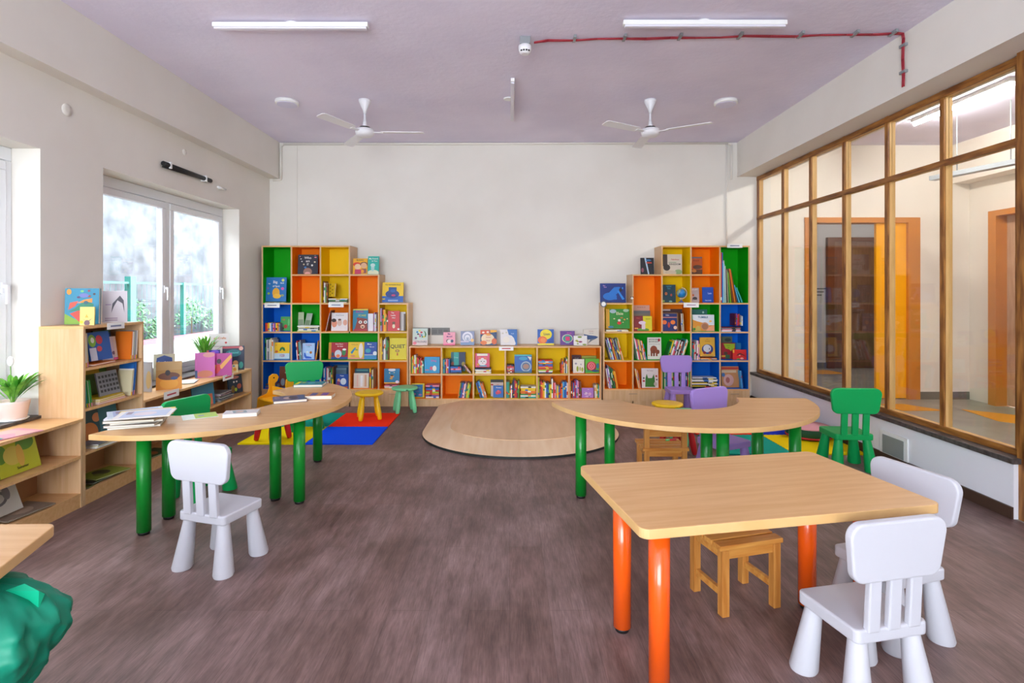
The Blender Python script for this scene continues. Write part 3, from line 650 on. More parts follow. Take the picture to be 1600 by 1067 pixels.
def lettering(s, size, m, parent, x, y, z, name='title_lettering'):
    cu = bpy.data.curves.new('t', 'FONT'); cu.body = s; cu.size = size; cu.align_x = 'CENTER'; cu.align_y = 'CENTER'; cu.extrude = .0004; cu.offset = size*.012; cu.resolution_u = 3
    ob = bpy.data.objects.new('t', cu); COL.objects.link(ob); bpy.context.view_layer.update()
    me = bpy.data.meshes.new_from_object(ob.evaluated_get(bpy.context.evaluated_depsgraph_get()))
    bpy.data.objects.remove(ob); bpy.data.curves.remove(cu)
    me.materials.clear(); me.materials.append(m); me.name = name
    o = bpy.data.objects.new(name, me); COL.objects.link(o); o.parent = parent; o.location = (x, y, z); o.rotation_euler = (PI/2, 0, 0)
    return o
def cover(w, h, t, k, loc, rot, lab, title=(), art=(), spine=None, name='picture_book', cat='book', curl=0):
    o = thing(name, lab, cat, loc, 0); o.rotation_euler = rot
    if abs(rot[0]) < 1: o.location.z += .0012
    m = MB(); c = .002
    m.box(-w/2, w/2, -t/2, -t/2+c, 0, h, 0).box(-w/2, w/2, t/2-c, t/2, 0, h, 0).box(-w/2, -w/2+c, -t/2+c, t/2-c, 0, h, 1 if spine else 0)
    m.build('cover', [C_(k)]+([C_(spine)] if spine else []), o)
    MB().box(-w/2+c, w/2-.004, -t/2+c, t/2-c, .003, h-.003).build('pages', M['page'], o)
    if art:
        ms = []; keys = []; q = MB()
        for n, a in enumerate(art):
            col = a[-1]
            if col not in keys: keys.append(col); ms.append(C_(col))
            mi = keys.index(col); d0, d1 = -t/2-.0003*(n+1), -t/2-.0003*n-.0001
            if a[0] == 'e':
                pl = [((a[1]-.5)*w+a[3]*w*math.cos(2*PI*i/20), a[2]*h+a[4]*h*math.sin(2*PI*i/20)) for i in range(20)]
            elif a[0] == 'r': pl = [((a[1]-.5)*w, a[2]*h), ((a[3]-.5)*w, a[2]*h), ((a[3]-.5)*w, a[4]*h), ((a[1]-.5)*w, a[4]*h)]
            else: pl = [((u-.5)*w, v_*h) for u, v_ in a[1]]
            pl = [(max(-w/2, min(w/2, x_)), max(.001, min(h-.001, z_))) for x_, z_ in pl]
            q.prism(pl, -d1, -d0, mi, T=XZ)
        q.build('cover_picture', ms, o)
    for (s_, u, v_, sz, col) in title:
        lettering(s_, sz*h, C_(col), o, (u-.5)*w, -t/2-.0003*(len(art)+1)-.0006, v_*h)
    return o
# ---- books on the back wall cases; px, py as measured in the photograph on the shelf plane
def fz(case, row): return (ZT if case != 'low' else ZL)[row]+BT/2+.0022
CASE = {'L': 'left bookcase', 'R': 'right bookcase', 'low': 'low bookcase'}
CNT = {}
ROWN = ['', 'top row', 'second row', 'third row', 'fourth row', 'bottom row']
def where(case, col, row):
    if row == 0: return 'on top of ' + CASE[case]
    if case == 'low': return '%s row %s column, low bookcase' % ('upper' if row == 1 else 'lower', ORD[col-1])
    return '%s row %s column, %s' % (ORD[row-1], ORD[col-1], CASE[case])
def cov(case, col, row, p0, p1, pt, k, desc, title=(), art=(), spine=None, D=6.735, t=.016, lean=5, yaw=0, dz=0):
    w = (p1-p0)/F*D/max(math.cos(R(yaw)), .5); r = row
    z = fz(case, row)+dz if isinstance(row, int) else row
    h = (PZ(pt, D)-z)/math.cos(R(lean))
    lab = desc+', '+where(case, col, row)
    return cover(w, h, t, k, (PX((p0+p1)/2, D), D+t/2, z+t/2*math.sin(R(abs(lean)))), (-R(lean), 0, R(yaw)), lab, title, art, spine)
def row_(case, col, row, p0, p1, seq, lean=0, hv=None, h=.2, first=0, D=6.70, note='', dz=0, w=.16):
    n = len(seq); z = fz(case, row)+dz; x0, x1 = PX(p0, D), PX(p1, D); h = max(hv) if hv else h
    if lean:                                            # width along the shelf shrinks with the lean
        s_ = h*1.04*math.sin(R(abs(lean)))
        if lean > 0: x1 -= s_
        else: x0 += s_
        x1 = max(x1, x0+.006*n) if lean > 0 else x1
        x0 = min(x0, x1-.006*n) if lean < 0 else x0
    x0 += .003; x1 -= .003
    pitch = (x1-x0)/n; t = pitch*math.cos(R(lean))*.97
    key = (case, col, row); first = CNT.get(key, 0); CNT[key] = first+n
    for i, kk in enumerate(seq):
        hh = (hv[i % len(hv)] if hv else h*random.uniform(.88, 1.04)); ww = w*random.uniform(.92, 1.05)
        nm = CN[kk][0]; d = 'thin' if t < .011 else 'upright'
        lab = '%s %s spine, %s from left, %s' % (d, nm, ORD[i+first], where(case, col, row))
        b2 = random.choice('wykrbgo'); z0 = random.uniform(.1, .7)
        plain(ww, hh, t, kk, (x0+pitch*(i+.5), D+ww/2+random.uniform(0, .012), z+t/2*math.sin(R(abs(lean)))+.0002), (R(lean), 0, PI/2), lab, band=(b2, z0, z0+random.uniform(.06, .25)) if b2 != kk else None, grp=None)
def stack_(case, col, row, p0, p1, ptop, seq, D=6.69, dz=0, desc='flat'):
    z = fz(case, row)+dz; n = len(seq); tot = PZ(ptop, D)-z; th = tot/n; x0, x1 = PX(p0, D), PX(p1, D)
    for i, kk in enumerate(seq):                        # from the bottom up
        hh = (x1-x0)*random.uniform(.86, 1.0); ww = .15*random.uniform(.9, 1.05)
        lab = '%s book lying flat, %s from bottom of pile, %s' % (CN[kk][0], ORD[i], where(case, col, row))
        b2 = random.choice('wykrb'); z0 = random.uniform(.1, .6)
        plain(ww, hh, th*.94, kk, ((x0+x1)/2+hh/2, D+ww/2+random.uniform(.0, .01), z+th*(i+.5)), (-PI/2, 0, PI/2), lab, band=(b2, z0, z0+.2) if b2 != kk else None)

# left tall bookcase
cov('L',2,1,465,496,398,'2a2a3a','dark book titled in white above a brown creature',[('Who',.5,.83,.17,'w'),('am',.5,.67,.17,'w'),('I?',.5,.5,.17,'w')],[('e',.5,.12,.22,.2,'a07868'),('e',.5,.04,.14,.08,'e8b0a8'),('e',.38,.34,.06,.05,'3a80c0'),('e',.1,.9,.03,.02,'i'),('e',.15,.78,.04,.02,'w'),('e',.2,.65,.03,.03,'w'),('e',.3,.5,.04,.04,'c'),('e',.88,.86,.06,.03,'i'),('e',.85,.62,.05,.04,'c'),('e',.72,.45,.05,.05,'w'),('e',.86,.95,.04,.02,'e')])
cov('L',1,2,415,446.5,433.5,'1470b8','blue book with a yellow shape and pink dot',[('Big',.45,.8,.15,'w'),('my',.16,.74,.07,'w'),('Book',.8,.76,.07,'w'),('of Spot',.5,.63,.1,'w')],[('e',.5,.36,.18,.2,'e8a820'),('e',.55,.22,.2,.1,'f0b830'),('e',.82,.53,.08,.06,'d858a8'),('e',.83,.88,.07,.06,'d0dc70'),('e',.14,.33,.06,.05,'90b040'),('e',.82,.25,.08,.05,'90a070'),('e',.1,.55,.04,.04,'8060a0')],dz=.014)
stack_('L',1,2,412,448,472,'wec',D=6.68)
cov('L',4,1,551,573.5,404,'f0b018','yellow book with two smiling child faces',[('My Brother',.5,.89,.1,'k')],[('e',.28,.62,.27,.14,'d83818'),('e',.34,.48,.22,.18,'f0c8a0'),('e',.76,.62,.26,.16,'6a3a20'),('e',.76,.55,.21,.18,'e0b088'),('r',.15,0,.58,.3,'c83060'),('r',.6,.05,.95,.35,'905050'),('e',.68,.18,.1,.12,'f0a018')],lean=6)
cov('L',4,1,574.5,591.5,400.5,'20b0a0','teal book with a pale dog shape',[('My Friend',.5,.86,.12,'w'),('is You',.6,.73,.12,'w')],[('e',.5,.02,.6,.22,'dce0c0'),('e',.45,.36,.16,.2,'a8d0cc'),('e',.45,.5,.22,.1,'c0dcd8')],lean=6)
row_('L',3,2,504,512,'mwgu',h=.27,hv=[.27,.25,.2,.24])
cov('L',3,2,512,524,443,'e0b820','yellow spotted book leaning left',(),[('e',.3+.35*(i%2),.12+.13*i,.1,.035,'6a4a10') for i in range(7)],yaw=-25,dz=.075)
stack_('L',3,2,512,543.5,466.5,'wkgew',D=6.69)
cov('L',5,2,597,630,441.5,'f0c808','yellow and blue book with large blue figure',[('The GOODBYE Book',.5,.88,.085,'k')],[('r',0,0,1,.32,'1c60b8'),('e',.48,.42,.33,.2,'143c88'),('r',.3,.5,.68,.76,'14488c'),('e',.5,.58,.12,.08,'1c60b0'),('e',.53,.36,.1,.05,'c83870'),('r',.28,.06,.75,.14,'88a8d8'),('r',0,.14,.14,.2,'c8b830')],D=6.76)
row_('L',1,3,414,437.5,'roywbipyoe',h=.1,hv=[.105,.1,.108,.103])
cov('L',1,3,438,454,495,'3a9a44','green book with small red and brown picture',(),[('e',.3,.78,.12,.06,'b06838'),('e',.5,.3,.18,.14,'b03828'),('e',.2,.15,.15,.1,'k'),('e',.8,.6,.1,.25,'60b868')],D=6.78)
for i,(a,b,t_,l_,ya,c_) in enumerate([(464,474,488,4,20,'b8c49a'),(473,484,490,14,-30,'c4c8bc')]):
    cov('L',2,3,a,b,t_,c_,['pale green magazine standing open at left','pale grey magazine leaning against the back'][i],(),[('r',.1,.2,.9,.6,'8c9c7c')],D=6.86-.04*i,lean=l_,yaw=ya,t=.006)
stack_('L',2,3,464,499,509,'cwecw',D=6.69)
row_('L',3,3,508,517,'wmu',lean=12,h=.26)
cov('L',3,3,517.5,543,489,'e8e4e4','white book with three sketched faces',[('Three Friends',.5,.86,.08,'e')],[('e',.18,.42,.17,.22,'e09070'),('e',.15,.58,.15,.1,'302020'),('e',.5,.45,.14,.18,'d8b8a8'),('e',.84,.46,.13,.16,'e0a890'),('e',.5,.62,.1,.05,'705040')])
cov('L',4,3,551,574.5,483,'1a86a8','blue book with wide-eyed brown bear face',[('BEARS',.45,.87,.13,'b03890'),('SCARE',.62,.7,.12,'c8d020')],[('r',0,.94,1,1,'e0d020'),('p',[(.1,0),(.3,.5),(.5,.6),(.95,.55),(1,0)],'8c3428'),('r',.05,0,1,.08,'b02838'),('e',.35,.55,.1,.06,'8c3428'),('e',.5,.4,.12,.07,'w'),('e',.84,.4,.12,.07,'w'),('e',.5,.4,.05,.03,'k'),('e',.84,.4,.05,.03,'k'),('e',.66,.2,.15,.09,'e8b898'),('e',.66,.18,.07,.03,'k')],lean=4)
cov('L',4,3,575,583,490,'e4e2ea','narrow white book beside the bear book',(),(),D=6.71,lean=1,spine='w')
row_('L',4,3,583.5,589,'awe',h=.235,first=0)
row_('L',5,3,593.5,606.5,'amoyou',h=.26,hv=[.29,.2,.27,.27,.22,.2])
cov('L',5,3,606,624,486,'c81c24','red book with white title leaning in front',[('The',.4,.9,.09,'w'),('Lucky',.45,.78,.1,'w'),('Hen',.5,.66,.1,'w')],[('e',.5,.4,.14,.07,'6a4020'),('e',.5,.24,.12,.1,'e0d0b0'),('e',.9,.1,.1,.04,'w')],D=6.71,lean=3,yaw=6)
cov('L',5,3,624.5,633.5,487.5,'dcdce0','pale grey book at the right side',(),[('r',.7,0,1,.9,'6a5a4a')],D=6.8,lean=1)
row_('L',1,4,413,427,'gwewcw',h=.25,hv=[.27,.25,.24,.25])
cov('L',1,4,428,453,535.5,'f0c410','yellow and pale book with green arch shape',[('123',.5,.22,.2,'b04060')],[('r',0,0,1,.36,'c8dce4'),('r',0,0,1,.04,'2a90b8'),('p',[(.32,.5),(.38,.68),(.5,.74),(.64,.68),(.7,.5),(.6,.5),(.5,.62),(.42,.5)],'2c7838'),('e',.15,.46,.09,.07,'d06828'),('e',.12,.84,.04,.04,'e09020'),('r',.96,.04,1,.9,'2a80a0')])
row_('L',2,4,461,471.5,'wrkete',lean=-4,h=.24)
cov('L',2,4,472,491,536.5,'a8c8ec','pale blue book with a small running figure',[('Tumbling',.5,.88,.1,'b04080'),('in Me',.5,.78,.09,'3a9aa8')],[('p',[(.15,.4),(.25,.4),(.35,.2),(.75,.15),(.8,.05),(.3,.05),(.15,.2)],'2860c0'),('e',.7,.42,.1,.08,'b06828'),('e',.42,.45,.1,.06,'e0e8e0')])
row_('L',2,4,492,499.5,'oyu',lean=8,h=.25,first=6)
cov('L',3,4,513,543,535.5,'a81c2c','red book with white figures and blue base',[('Every Day is',.55,.9,.09,'w'),('for Lions',.6,.77,.09,'w')],[('r',0,0,.14,1,'c89018'),('r',.14,0,1,.14,'1c5090'),('e',.5,.32,.18,.24,'c8ccd8'),('e',.5,.2,.1,.1,'e87848'),('e',.8,.42,.1,.2,'308048'),('e',.82,.58,.1,.06,'w'),('e',.22,.3,.07,.12,'404858')],lean=6)
cov('L',3,4,543.5,568.5,535,'ecc020','yellow book with blue and red doodles',[('Going Up',.4,.86,.1,'b08830')],[('r',0,0,1,.1,'e09080'),('p',[(.15,.4),(.25,.3),(.5,.65),(.42,.7)],'2880a8'),('r',.45,.52,.6,.57,'308838'),('e',.3,.2,.16,.06,'e09060'),('e',.8,.5,.14,.44,'e8dcd8')],lean=6)
cov('L',3,4,569,588.5,535,'1c4ca8','blue book with white title and pale picture',[('Many',.4,.88,.12,'w'),('Moons',.6,.72,.1,'w')],[('r',0,0,1,.24,'3088c0'),('e',.3,.5,.22,.12,'3aa0b0'),('r',0,.24,1,.28,'d0c8d0'),('e',.85,.35,.16,.12,'e8e8ec')],lean=6,spine='n')
row_('L',5,4,592.5,607.5,'cyuewegu',h=.26,hv=[.26,.28,.25,.24])
cov('L',5,4,608.5,635,528.5,'e0d020','bright yellow book with hand-drawn black title',[('QUIET',.48,.6,.24,'k')],[('e',.46,.4,.13,.07,'a08030'),('r',.43,.18,.5,.3,'b83020'),('e',.46,.4,.06,.04,'d0a850')],lean=3)
cov('L',1,5,436,452,573,'7a3a20','brown book with grey donkey-like shape',(),[('e',.6,.7,.07,.04,'c8b898'),('e',.35,.25,.2,.18,'9aa0a8'),('e',.7,.85,.05,.03,'c8a060')],D=6.78,lean=4)
stack_('L',1,5,413,434,600,'pebu',D=6.7)
row_('L',3,5,505,521,'wbiwuegu',h=.22,hv=[.25,.27,.26,.25,.21,.2])
cov('L',3,5,521,544,570,'2a5a80','blue folder at the back of the compartment',(),[('r',.1,.88,1,.96,'5a8ca8')],D=6.86,lean=1)
cov('L',3,5,520.5,541,575,'6a8aa0','grey blue folder in front of blue folder',(),[('r',.0,.9,1,1,'8ab0c0')],D=6.81,lean=1)
cov('L',3,5,524.5,543.5,585,'2050a8','bright blue book with a girl and speech bubble',[('Think',.5,.88,.12,'w')],[('e',.62,.48,.24,.24,'e0e8f0'),('e',.24,.55,.12,.14,'e8a888'),('e',.2,.3,.14,.2,'8a3868'),('r',0,0,1,.12,'d86838')],D=6.71,lean=3)
cov('L',4,5,554,580,576,'2a6078','dark teal book behind the pale books',(),[('r',.1,.85,.8,.95,'50a0a0')],D=6.86,lean=1)
cov('L',4,5,552.5,576,583.5,'e4d8c8','cream book with soft pastel stripes',(),[('r',.2,.1,.3,.9,'e8c0b0'),('r',.45,.1,.6,.85,'f0f0f4'),('r',.72,.1,.85,.9,'d8a888')],D=6.72,lean=3)
row_('L',4,5,577,583.5,'yuc',h=.25,first=0)
cov('L',5,5,600,624,576.5,'1a7aa8','blue book with a little flying insect',(),[('r',0,0,1,.09,'e0a820'),('e',.5,.92,.24,.1,'e0e4ec'),('e',.52,.48,.12,.08,'d89858'),('e',.5,.55,.1,.05,'k'),('e',.46,.34,.1,.06,'d0a030'),('e',.86,.12,.12,.09,'e8d8e8'),('e',.35,.72,.04,.05,'c0c080'),('e',.65,.74,.04,.03,'c0c080')],dz=.052)
stack_('L',5,5,600,621,602,'cwi',D=6.69)
# top of the low case
z0 = 0
cov('low',1,0,644.5,668,513.5,'c4d4cc','pale board book with a ring of coloured dots',[('COLOURS',.55,.2,.15,'5a5a6a')],[('r',0,0,1,.3,'e0ccc8'),('e',.3,.78,.07,.06,'2a80b8'),('e',.45,.86,.07,.05,'e0d020'),('e',.58,.76,.08,.06,'c02838'),('e',.36,.66,.06,.05,'k'),('e',.48,.62,.06,.05,'d85890'),('e',.6,.6,.06,.05,'2868a0'),('e',.5,.52,.06,.04,'b02030'),('e',.65,.5,.06,.05,'207040'),('p',[(.72,.85),(.85,.8),(.92,.65),(.88,.5),(.76,.44),(.82,.6),(.8,.74)],'387848'),('e',.76,.5,.07,.05,'e0c830'),('e',.22,.42,.08,.07,'806080'),('e',.15,.12,.12,.09,'e87888')],D=6.76,lean=6)
cov('low',2,0,692.5,711,519.5,'f0a0b4','pink board book with small penguin picture',[('Me',.48,.86,.17,'6a2070'),('Myself!',.52,.66,.16,'6a2070')],[('e',.45,.32,.2,.15,'k'),('e',.5,.3,.18,.14,'ecdcd8'),('e',.74,.32,.12,.12,'2a4a68'),('r',0,0,1,.1,'e85890')],D=6.76,lean=6)
cov('low',2,0,719.5,741,518,'8a94b4','grey blue book with white arches',(),[('e',.5,.6,.38,.36,'e4e4ee'),('e',.5,.55,.26,.27,'9ca4c0'),('e',.5,.52,.2,.22,'e4e4ee'),('r',.42,.32,.6,.55,'a8b0c4'),('r',0,0,1,.28,'7c98c0'),('e',.85,.34,.12,.12,'f0c078'),('r',0,.2,.6,.3,'d0c8e0')],D=6.77,lean=7)
cov('low',3,0,750.5,776,516,'183c68','dark blue book with orange foxes around a cream disc',[('Animal',.48,.52,.11,'c04868'),('Planet',.48,.3,.11,'c04868')],[('e',.45,.42,.4,.36,'f0d8b0'),('r',0,.72,.56,1,'d85020'),('e',.18,.84,.08,.06,'f0e0d0'),('e',.45,.86,.08,.06,'f0e0d0'),('e',.5,.7,.16,.08,'e89838'),('e',.85,.25,.16,.2,'d86028'),('e',.2,.16,.2,.14,'e07838'),('p',[(.6,.82),(1,.86),(1,1),(.6,1)],'f0b020')],D=6.76,lean=6,spine='s')
cov('low',3,0,782,808,515,'2a6cb8','blue book with a large pale rabbit outline',[('Fluff',.72,.72,.1,'a8c8e8')],[('p',[(0,0),(0,1),(.4,1),(.5,.65),(.68,.6),(.8,.45),(.92,.1),(.85,0)],'e0dcdc'),('e',.35,.35,.2,.2,'e8e0d4'),('e',.35,.8,.05,.05,'c8c0a8'),('e',.14,.75,.05,.05,'c8c0a8')],D=6.76,lean=6)
cov('low',5,0,840,865.5,515,'1a58b0','blue book with yellow circle and orange lion',[('Lion',.56,.7,.22,'2a3050')],[('e',.52,.68,.36,.32,'ecd820'),('e',.3,.33,.28,.24,'e87030'),('e',.34,.32,.16,.15,'f09048'),('r',0,0,1,.12,'ecd830'),('p',[(.6,.14),(1,.2),(1,.5),(.8,.4)],'1848a0')],D=6.75,lean=6)
cov('low',5,0,875.5,898,517.5,'6a3a90','purple book with teal monster and pink square',[('Strong',.62,.86,.12,'e058b0'),('Baby',.5,.16,.13,'58c8c0')],[('e',.5,.46,.38,.3,'d8d0b0'),('e',.5,.46,.32,.26,'30908c'),('r',.36,.3,.66,.6,'d83070')],D=6.79,lean=5,spine='i')
cov('low',6,0,896.5,917.5,525,'e8e4e0','white book with green leaves and plum',(),[('e',.45,.86,.16,.09,'7a9c30'),('p',[(.08,.5),(.25,.6),(.4,.4),(.3,.3)],'a8a838'),('e',.5,.38,.14,.08,'8c3060'),('e',.8,.1,.16,.08,'98a848'),('e',.3,.18,.08,.06,'98a848')],D=6.71,lean=7)
cov('low',6,0,911.5,936,515,'dcd4c8','cream book with a blue whale',[('Whales',.5,.88,.1,'b08080'),('of the sea',.5,.76,.07,'5a6a88')],[('p',[(.02,.7),(.4,.62),(.8,.58),(.96,.5),(.7,.36),(.3,.34),(.1,.5)],'2c4c84'),('p',[(.3,.1),(.45,.36),(.9,.44),(.6,.3)],'6a7480')],D=6.8,lean=4)
# low case, upper row
row_('low',1,1,639.8,662,'egyowlrrgrct',h=.22,hv=[.25,.2,.22,.18,.23,.2,.2,.19,.17,.19,.16,.15])
cov('low',1,1,663,687,558,'1c98cc','bright blue book with pink title and white dog',[('Elling',.6,.76,.16,'d868b0')],[('e',.45,.3,.1,.12,'c86078'),('e',.66,.3,.13,.17,'ecebe6'),('e',.18,.2,.14,.03,'d07060')],D=6.71,lean=3)
row_('low',2,1,690.5,703,'btnirb',h=.175,hv=[.18,.17,.175])
stack_('low',2,1,703.5,721,573,'nbib',D=6.69)
cov('low',2,1,704.5,727,550.5,'1c6878','dark teal book with aqua panel and white pyramid',[('Deep',.36,.72,.1,'a8e0e0')],[('r',.2,.25,.55,1,'2cb0a8'),('p',[(.3,.02),(.42,.22),(.55,.02)],'ece4e0'),('r',.55,.1,1,1,'1c3058'),('e',.86,.38,.12,.12,'a89030'),('e',.12,.4,.1,.1,'b05840')],D=6.88,lean=2)
row_('low',2,1,722,737.5,'keiwu',lean=-38, h=.13, w=.12)
stack_('low',3,1,742,767.5,575.5,'wcwn',D=6.69)
cov('low',3,1,742.5,765,552.5,'d84870','pink book with white kitten face',(),[('r',.12,.82,.86,.98,'ece8dc'),('e',.5,.4,.3,.28,'e4dcdc'),('e',.3,.66,.12,.1,'e07060'),('e',.7,.66,.12,.1,'e07060'),('e',.42,.42,.05,.03,'404040'),('e',.62,.42,.05,.03,'404040'),('e',.52,.3,.05,.03,'d07888'),('e',.2,.2,.08,.08,'e0a020'),('r',.3,.05,.8,.14,'50a0b8')],dz=.074,D=6.72,lean=3)
stack_('low',4,1,791.5,803.5,570.5,'umreirn',D=6.69)
cov('low',4,1,804,831,554.5,'1c5cb0','blue ocean book with round patterned fish',(),[('r',0,.92,1,1,'3cb0b0'),('e',.66,.35,.3,.28,'a0b4c4'),('e',.66,.35,.24,.22,'587090'),('e',.66,.35,.18,.14,'a88070'),('e',.5,.78,.25,.1,'2898c8'),('p',[(.75,.9),(.98,.86),(.92,.66)],'d8d8d0'),('r',0,0,1,.1,'30607c')],D=6.73,lean=5)
stack_('low',5,1,841,864,562.5,'nwlropbosr',D=6.69)
row_('low',5,1,876,888.5,'roocnwg',h=.17,hv=[.12,.17,.14,.13,.18,.18,.2])
cov('low',6,1,893.5,908,555,'4c1824','dark maroon book at the back left',[('Wolf',.5,.8,.12,'e')],(),D=6.9,lean=1)
cov('low',6,1,909,932,556,'8ca838','olive green book behind the spiral book',(),[('r',0,.9,1,1,'a8a838')],D=6.88,lean=1)
cov('low',6,1,895.5,913,561.5,'e4e0d4','white book with green cactus drawings',(),[('e',.4,.3,.1,.2,'98a830'),('e',.62,.3,.06,.16,'a8a858'),('e',.82,.25,.1,.16,'b0b040'),('e',.25,.68,.1,.07,'9a94a0'),('e',.7,.62,.05,.06,'9a94a0')],D=6.73,lean=3)
cov('low',6,1,914.5,937.5,561,'5cb024','lime green book with red spiral shell',(),[('e',.42,.46,.34,.36,'6c1c28'),('e',.42,.5,.3,.32,'c83040'),('e',.42,.5,.23,.25,'e88890'),('e',.42,.5,.17,.19,'c83040'),('e',.42,.5,.1,.12,'e88890'),('e',.42,.5,.05,.06,'c83040'),('e',.85,.5,.1,.2,'287890'),('e',.7,.16,.25,.08,'284878'),('e',.2,.14,.25,.07,'309050')],D=6.72,lean=3)
# low case, lower row
cov('low',1,2,641,663,599.5,'e8c828','blue book with yellow border',[('Party',.6,.7,.13,'90c8c0'),('Time',.5,.45,.13,'8068b0')],[('r',.0,.05,.88,.92,'1c78b0'),('e',.3,.25,.1,.06,'a878b0'),('e',.7,.2,.12,.06,'a878b0')],D=6.72,lean=3)
stack_('low',1,2,664.5,686.5,602,'wpolrbni',D=6.69)
row_('low',2,2,714.5,737,'ognbbrwitkyllg',lean=9,h=.185)
row_('low',3,2,742,761.5,'bnbsoeo',lean=-17,h=.21)
cov('low',3,2,766.5,786.5,593.5,'282826','black book at the back right',(),[('r',0,.75,1,.85,'b8a898')],D=6.86,lean=1)
cov('low',3,2,767,786.5,598,'dcc8c0','cream book with red title band',[('Nani',.55,.86,.1,'r')],[('e',.1,.85,.1,.06,'c02830')],D=6.80,lean=1)
cov('low',3,2,770.5,786.5,603,'1c64b8','blue book with a red blossom shape',[('Flowers',.55,.84,.14,'w')],[('e',.4,.4,.16,.14,'c83850'),('e',.62,.45,.16,.14,'c83850'),('e',.5,.55,.12,.1,'d85868')],D=6.72,lean=3)
row_('low',4,2,790.5,811.5,'ttgrwknrrmg',h=.22,hv=[.2,.2,.2,.15,.16,.2,.23,.22,.2,.19,.21])
stack_('low',4,2,812.5,838,604,'twgooyyw',D=6.69)
row_('low',5,2,840,888,'luroywbnlywrieybrosbbw',h=.19,hv=[.26,.2,.21,.19,.2,.19,.18,.19,.17,.17,.24,.19,.19,.16,.15,.15,.14,.18,.2,.2,.2,.19],lean=0)
row_('low',6,2,890,908.5,'okrbrpaimu',h=.22,hv=[.23,.2,.19,.19,.21,.22,.22,.21,.2,.2])
cov('low',6,2,909,927.5,606.5,'b07cc8','lilac book with pale owl doodles',[('Owl',.55,.86,.1,'w')],[('e',.35,.45,.15,.14,'d8c0dc'),('e',.68,.4,.14,.14,'d8a8c8'),('e',.5,.15,.2,.1,'c8a8d8'),('e',.62,.12,.05,.05,'302840'),('e',.25,.5,.04,.04,'302840')],D=6.71,lean=2)
row_('low',6,2,929,938,'wcygtw',h=.17,first=10)
# right tall bookcase
cov('R',1,2,938,978,443,'14307c','deep blue book with light blue animal',[('Blue',.16,.88,.07,'d8a0d0'),('Giant',.2,.8,.07,'d8a0d0')],[('e',.38,.32,.27,.2,'1c70c8'),('p',[(.3,.45),(.55,.8),(.75,.82),(.85,.7),(.7,.5),(.45,.25)],'1c74cc'),('p',[(.66,.62),(.74,.6),(.95,.18),(.86,.14)],'2488e0'),('r',.3,.16,.65,.26,'1c70c8'),('r',.85,.7,.9,.8,'2488e0'),('e',.8,.66,.06,.1,'201c30')],D=6.76,lean=5)
cov('R',2,1,1001,1022,403,'181c24','black book with red and white streak',[('HERO',.62,.7,.12,'d85040')],[('p',[(.3,1),(.42,1),(.65,0),(.55,0)],'b8d0e4'),('r',.45,.66,.85,.72,'c84838'),('e',.15,.25,.1,.14,'905060'),('e',.6,.85,.2,.06,'3a78b0')],D=6.78,lean=5,spine='w')
cov('R',3,1,1036,1066,397.5,'d4ccc0','grey white book with dark bird-like shape',[('Fabulous',.64,.74,.11,'c86058'),('KINGDOM',.62,.5,.12,'3a3838')],[('r',0,.4,.24,1,'403634'),('e',.2,.34,.18,.16,'34302e'),('e',.8,.12,.2,.12,'90b080'),('e',.4,.1,.3,.1,'c8bcae'),('r',.3,.58,.7,.61,'80a080')],D=6.8,lean=4)
cov('R',4,1,1079,1097.5,401.5,'c06028','orange brown book with landscape picture',[('ROOT',.5,.78,.12,'803018')],[('r',0,.92,1,1,'687078'),('e',.6,.42,.4,.12,'604838'),('r',0,0,1,.28,'5c3c24'),('e',.3,.2,.2,.08,'c88838')],D=6.86,lean=3)
cov('R',3,2,1034.5,1056,445,'123c4c','dark teal book with small glowing figures',[('Nightfall',.5,.9,.09,'3a94a8'),('Tales',.5,.78,.09,'3a94a8')],[('e',.3,.5,.1,.09,'b06840'),('e',.68,.42,.07,.08,'a04030'),('e',.1,.08,.1,.06,'90a850'),('e',.62,.06,.12,.05,'80a8a0')],D=6.78,lean=4)
cov('R',4,2,1079.5,1092.5,450,'b4a8a8','grey book with small horse rider',[('JOUST',.5,.88,.14,'w')],[('e',.5,.28,.28,.1,'403c44'),('e',.3,.5,.12,.08,'c06838'),('r',.2,.15,.25,.3,'403c44'),('r',.7,.15,.75,.3,'403c44')],D=6.8,lean=4)
cov('R',4,2,1098,1115,449,'1454c0','bright blue book with pale lettering',[('Leo',.66,.6,.16,'c8d8f4'),('raconte',.5,.14,.13,'c8d8f4')],(),D=6.78,lean=4)
R52 = [('r',.3,.63,0,.02),('b',.28,.63,0,.012),('s',.26,.5,0,.009),('w',.24,.53,.5,.007),('t',.22,.48,.8,.007),('w',.22,.46,1.2,.006),('k',.2,.43,1.8,.012),('c',.2,.42,2.6,.005),('g',.2,.4,4,.009),('l',.2,.38,5.5,.006),
       ('u',.18,.43,7.5,.012),('o',.18,.43,9,.012),('u',.18,.42,10.5,.008),('s',.18,.23,16,.009),('t',.18,.2,22,.016)]
fx, fa = XRs+4*PT+BT/2+.004, 0.0                        # right face of the previous book: base x and lean
for i, (kk, ww, hh, ln_, th) in enumerate(R52):
    a = R(ln_); zt_ = hh*math.cos(a)+th*math.sin(a)
    bx = fx-zt_*math.tan(fa)+zt_*math.tan(a)+th/2/math.cos(a)+.0008
    bx = max(bx, fx+th/2/math.cos(a)+.0008)
    plain(ww*.9, hh, th, kk, (bx, 6.7+ww*.45, fz('R', 2)+th/2*math.sin(a)+.0005), (-a, 0, PI/2), 'tall %s %s, %s from left, green compartment of right bookcase' % (CN[kk][0], 'folder' if i == 0 else 'book', ORD[i]), band=('w', .05, .11) if i == 0 else None)
    fx, fa = bx+th/2/math.cos(a), a
stack_('R',1,3,945,984,515,'wc',D=6.69)
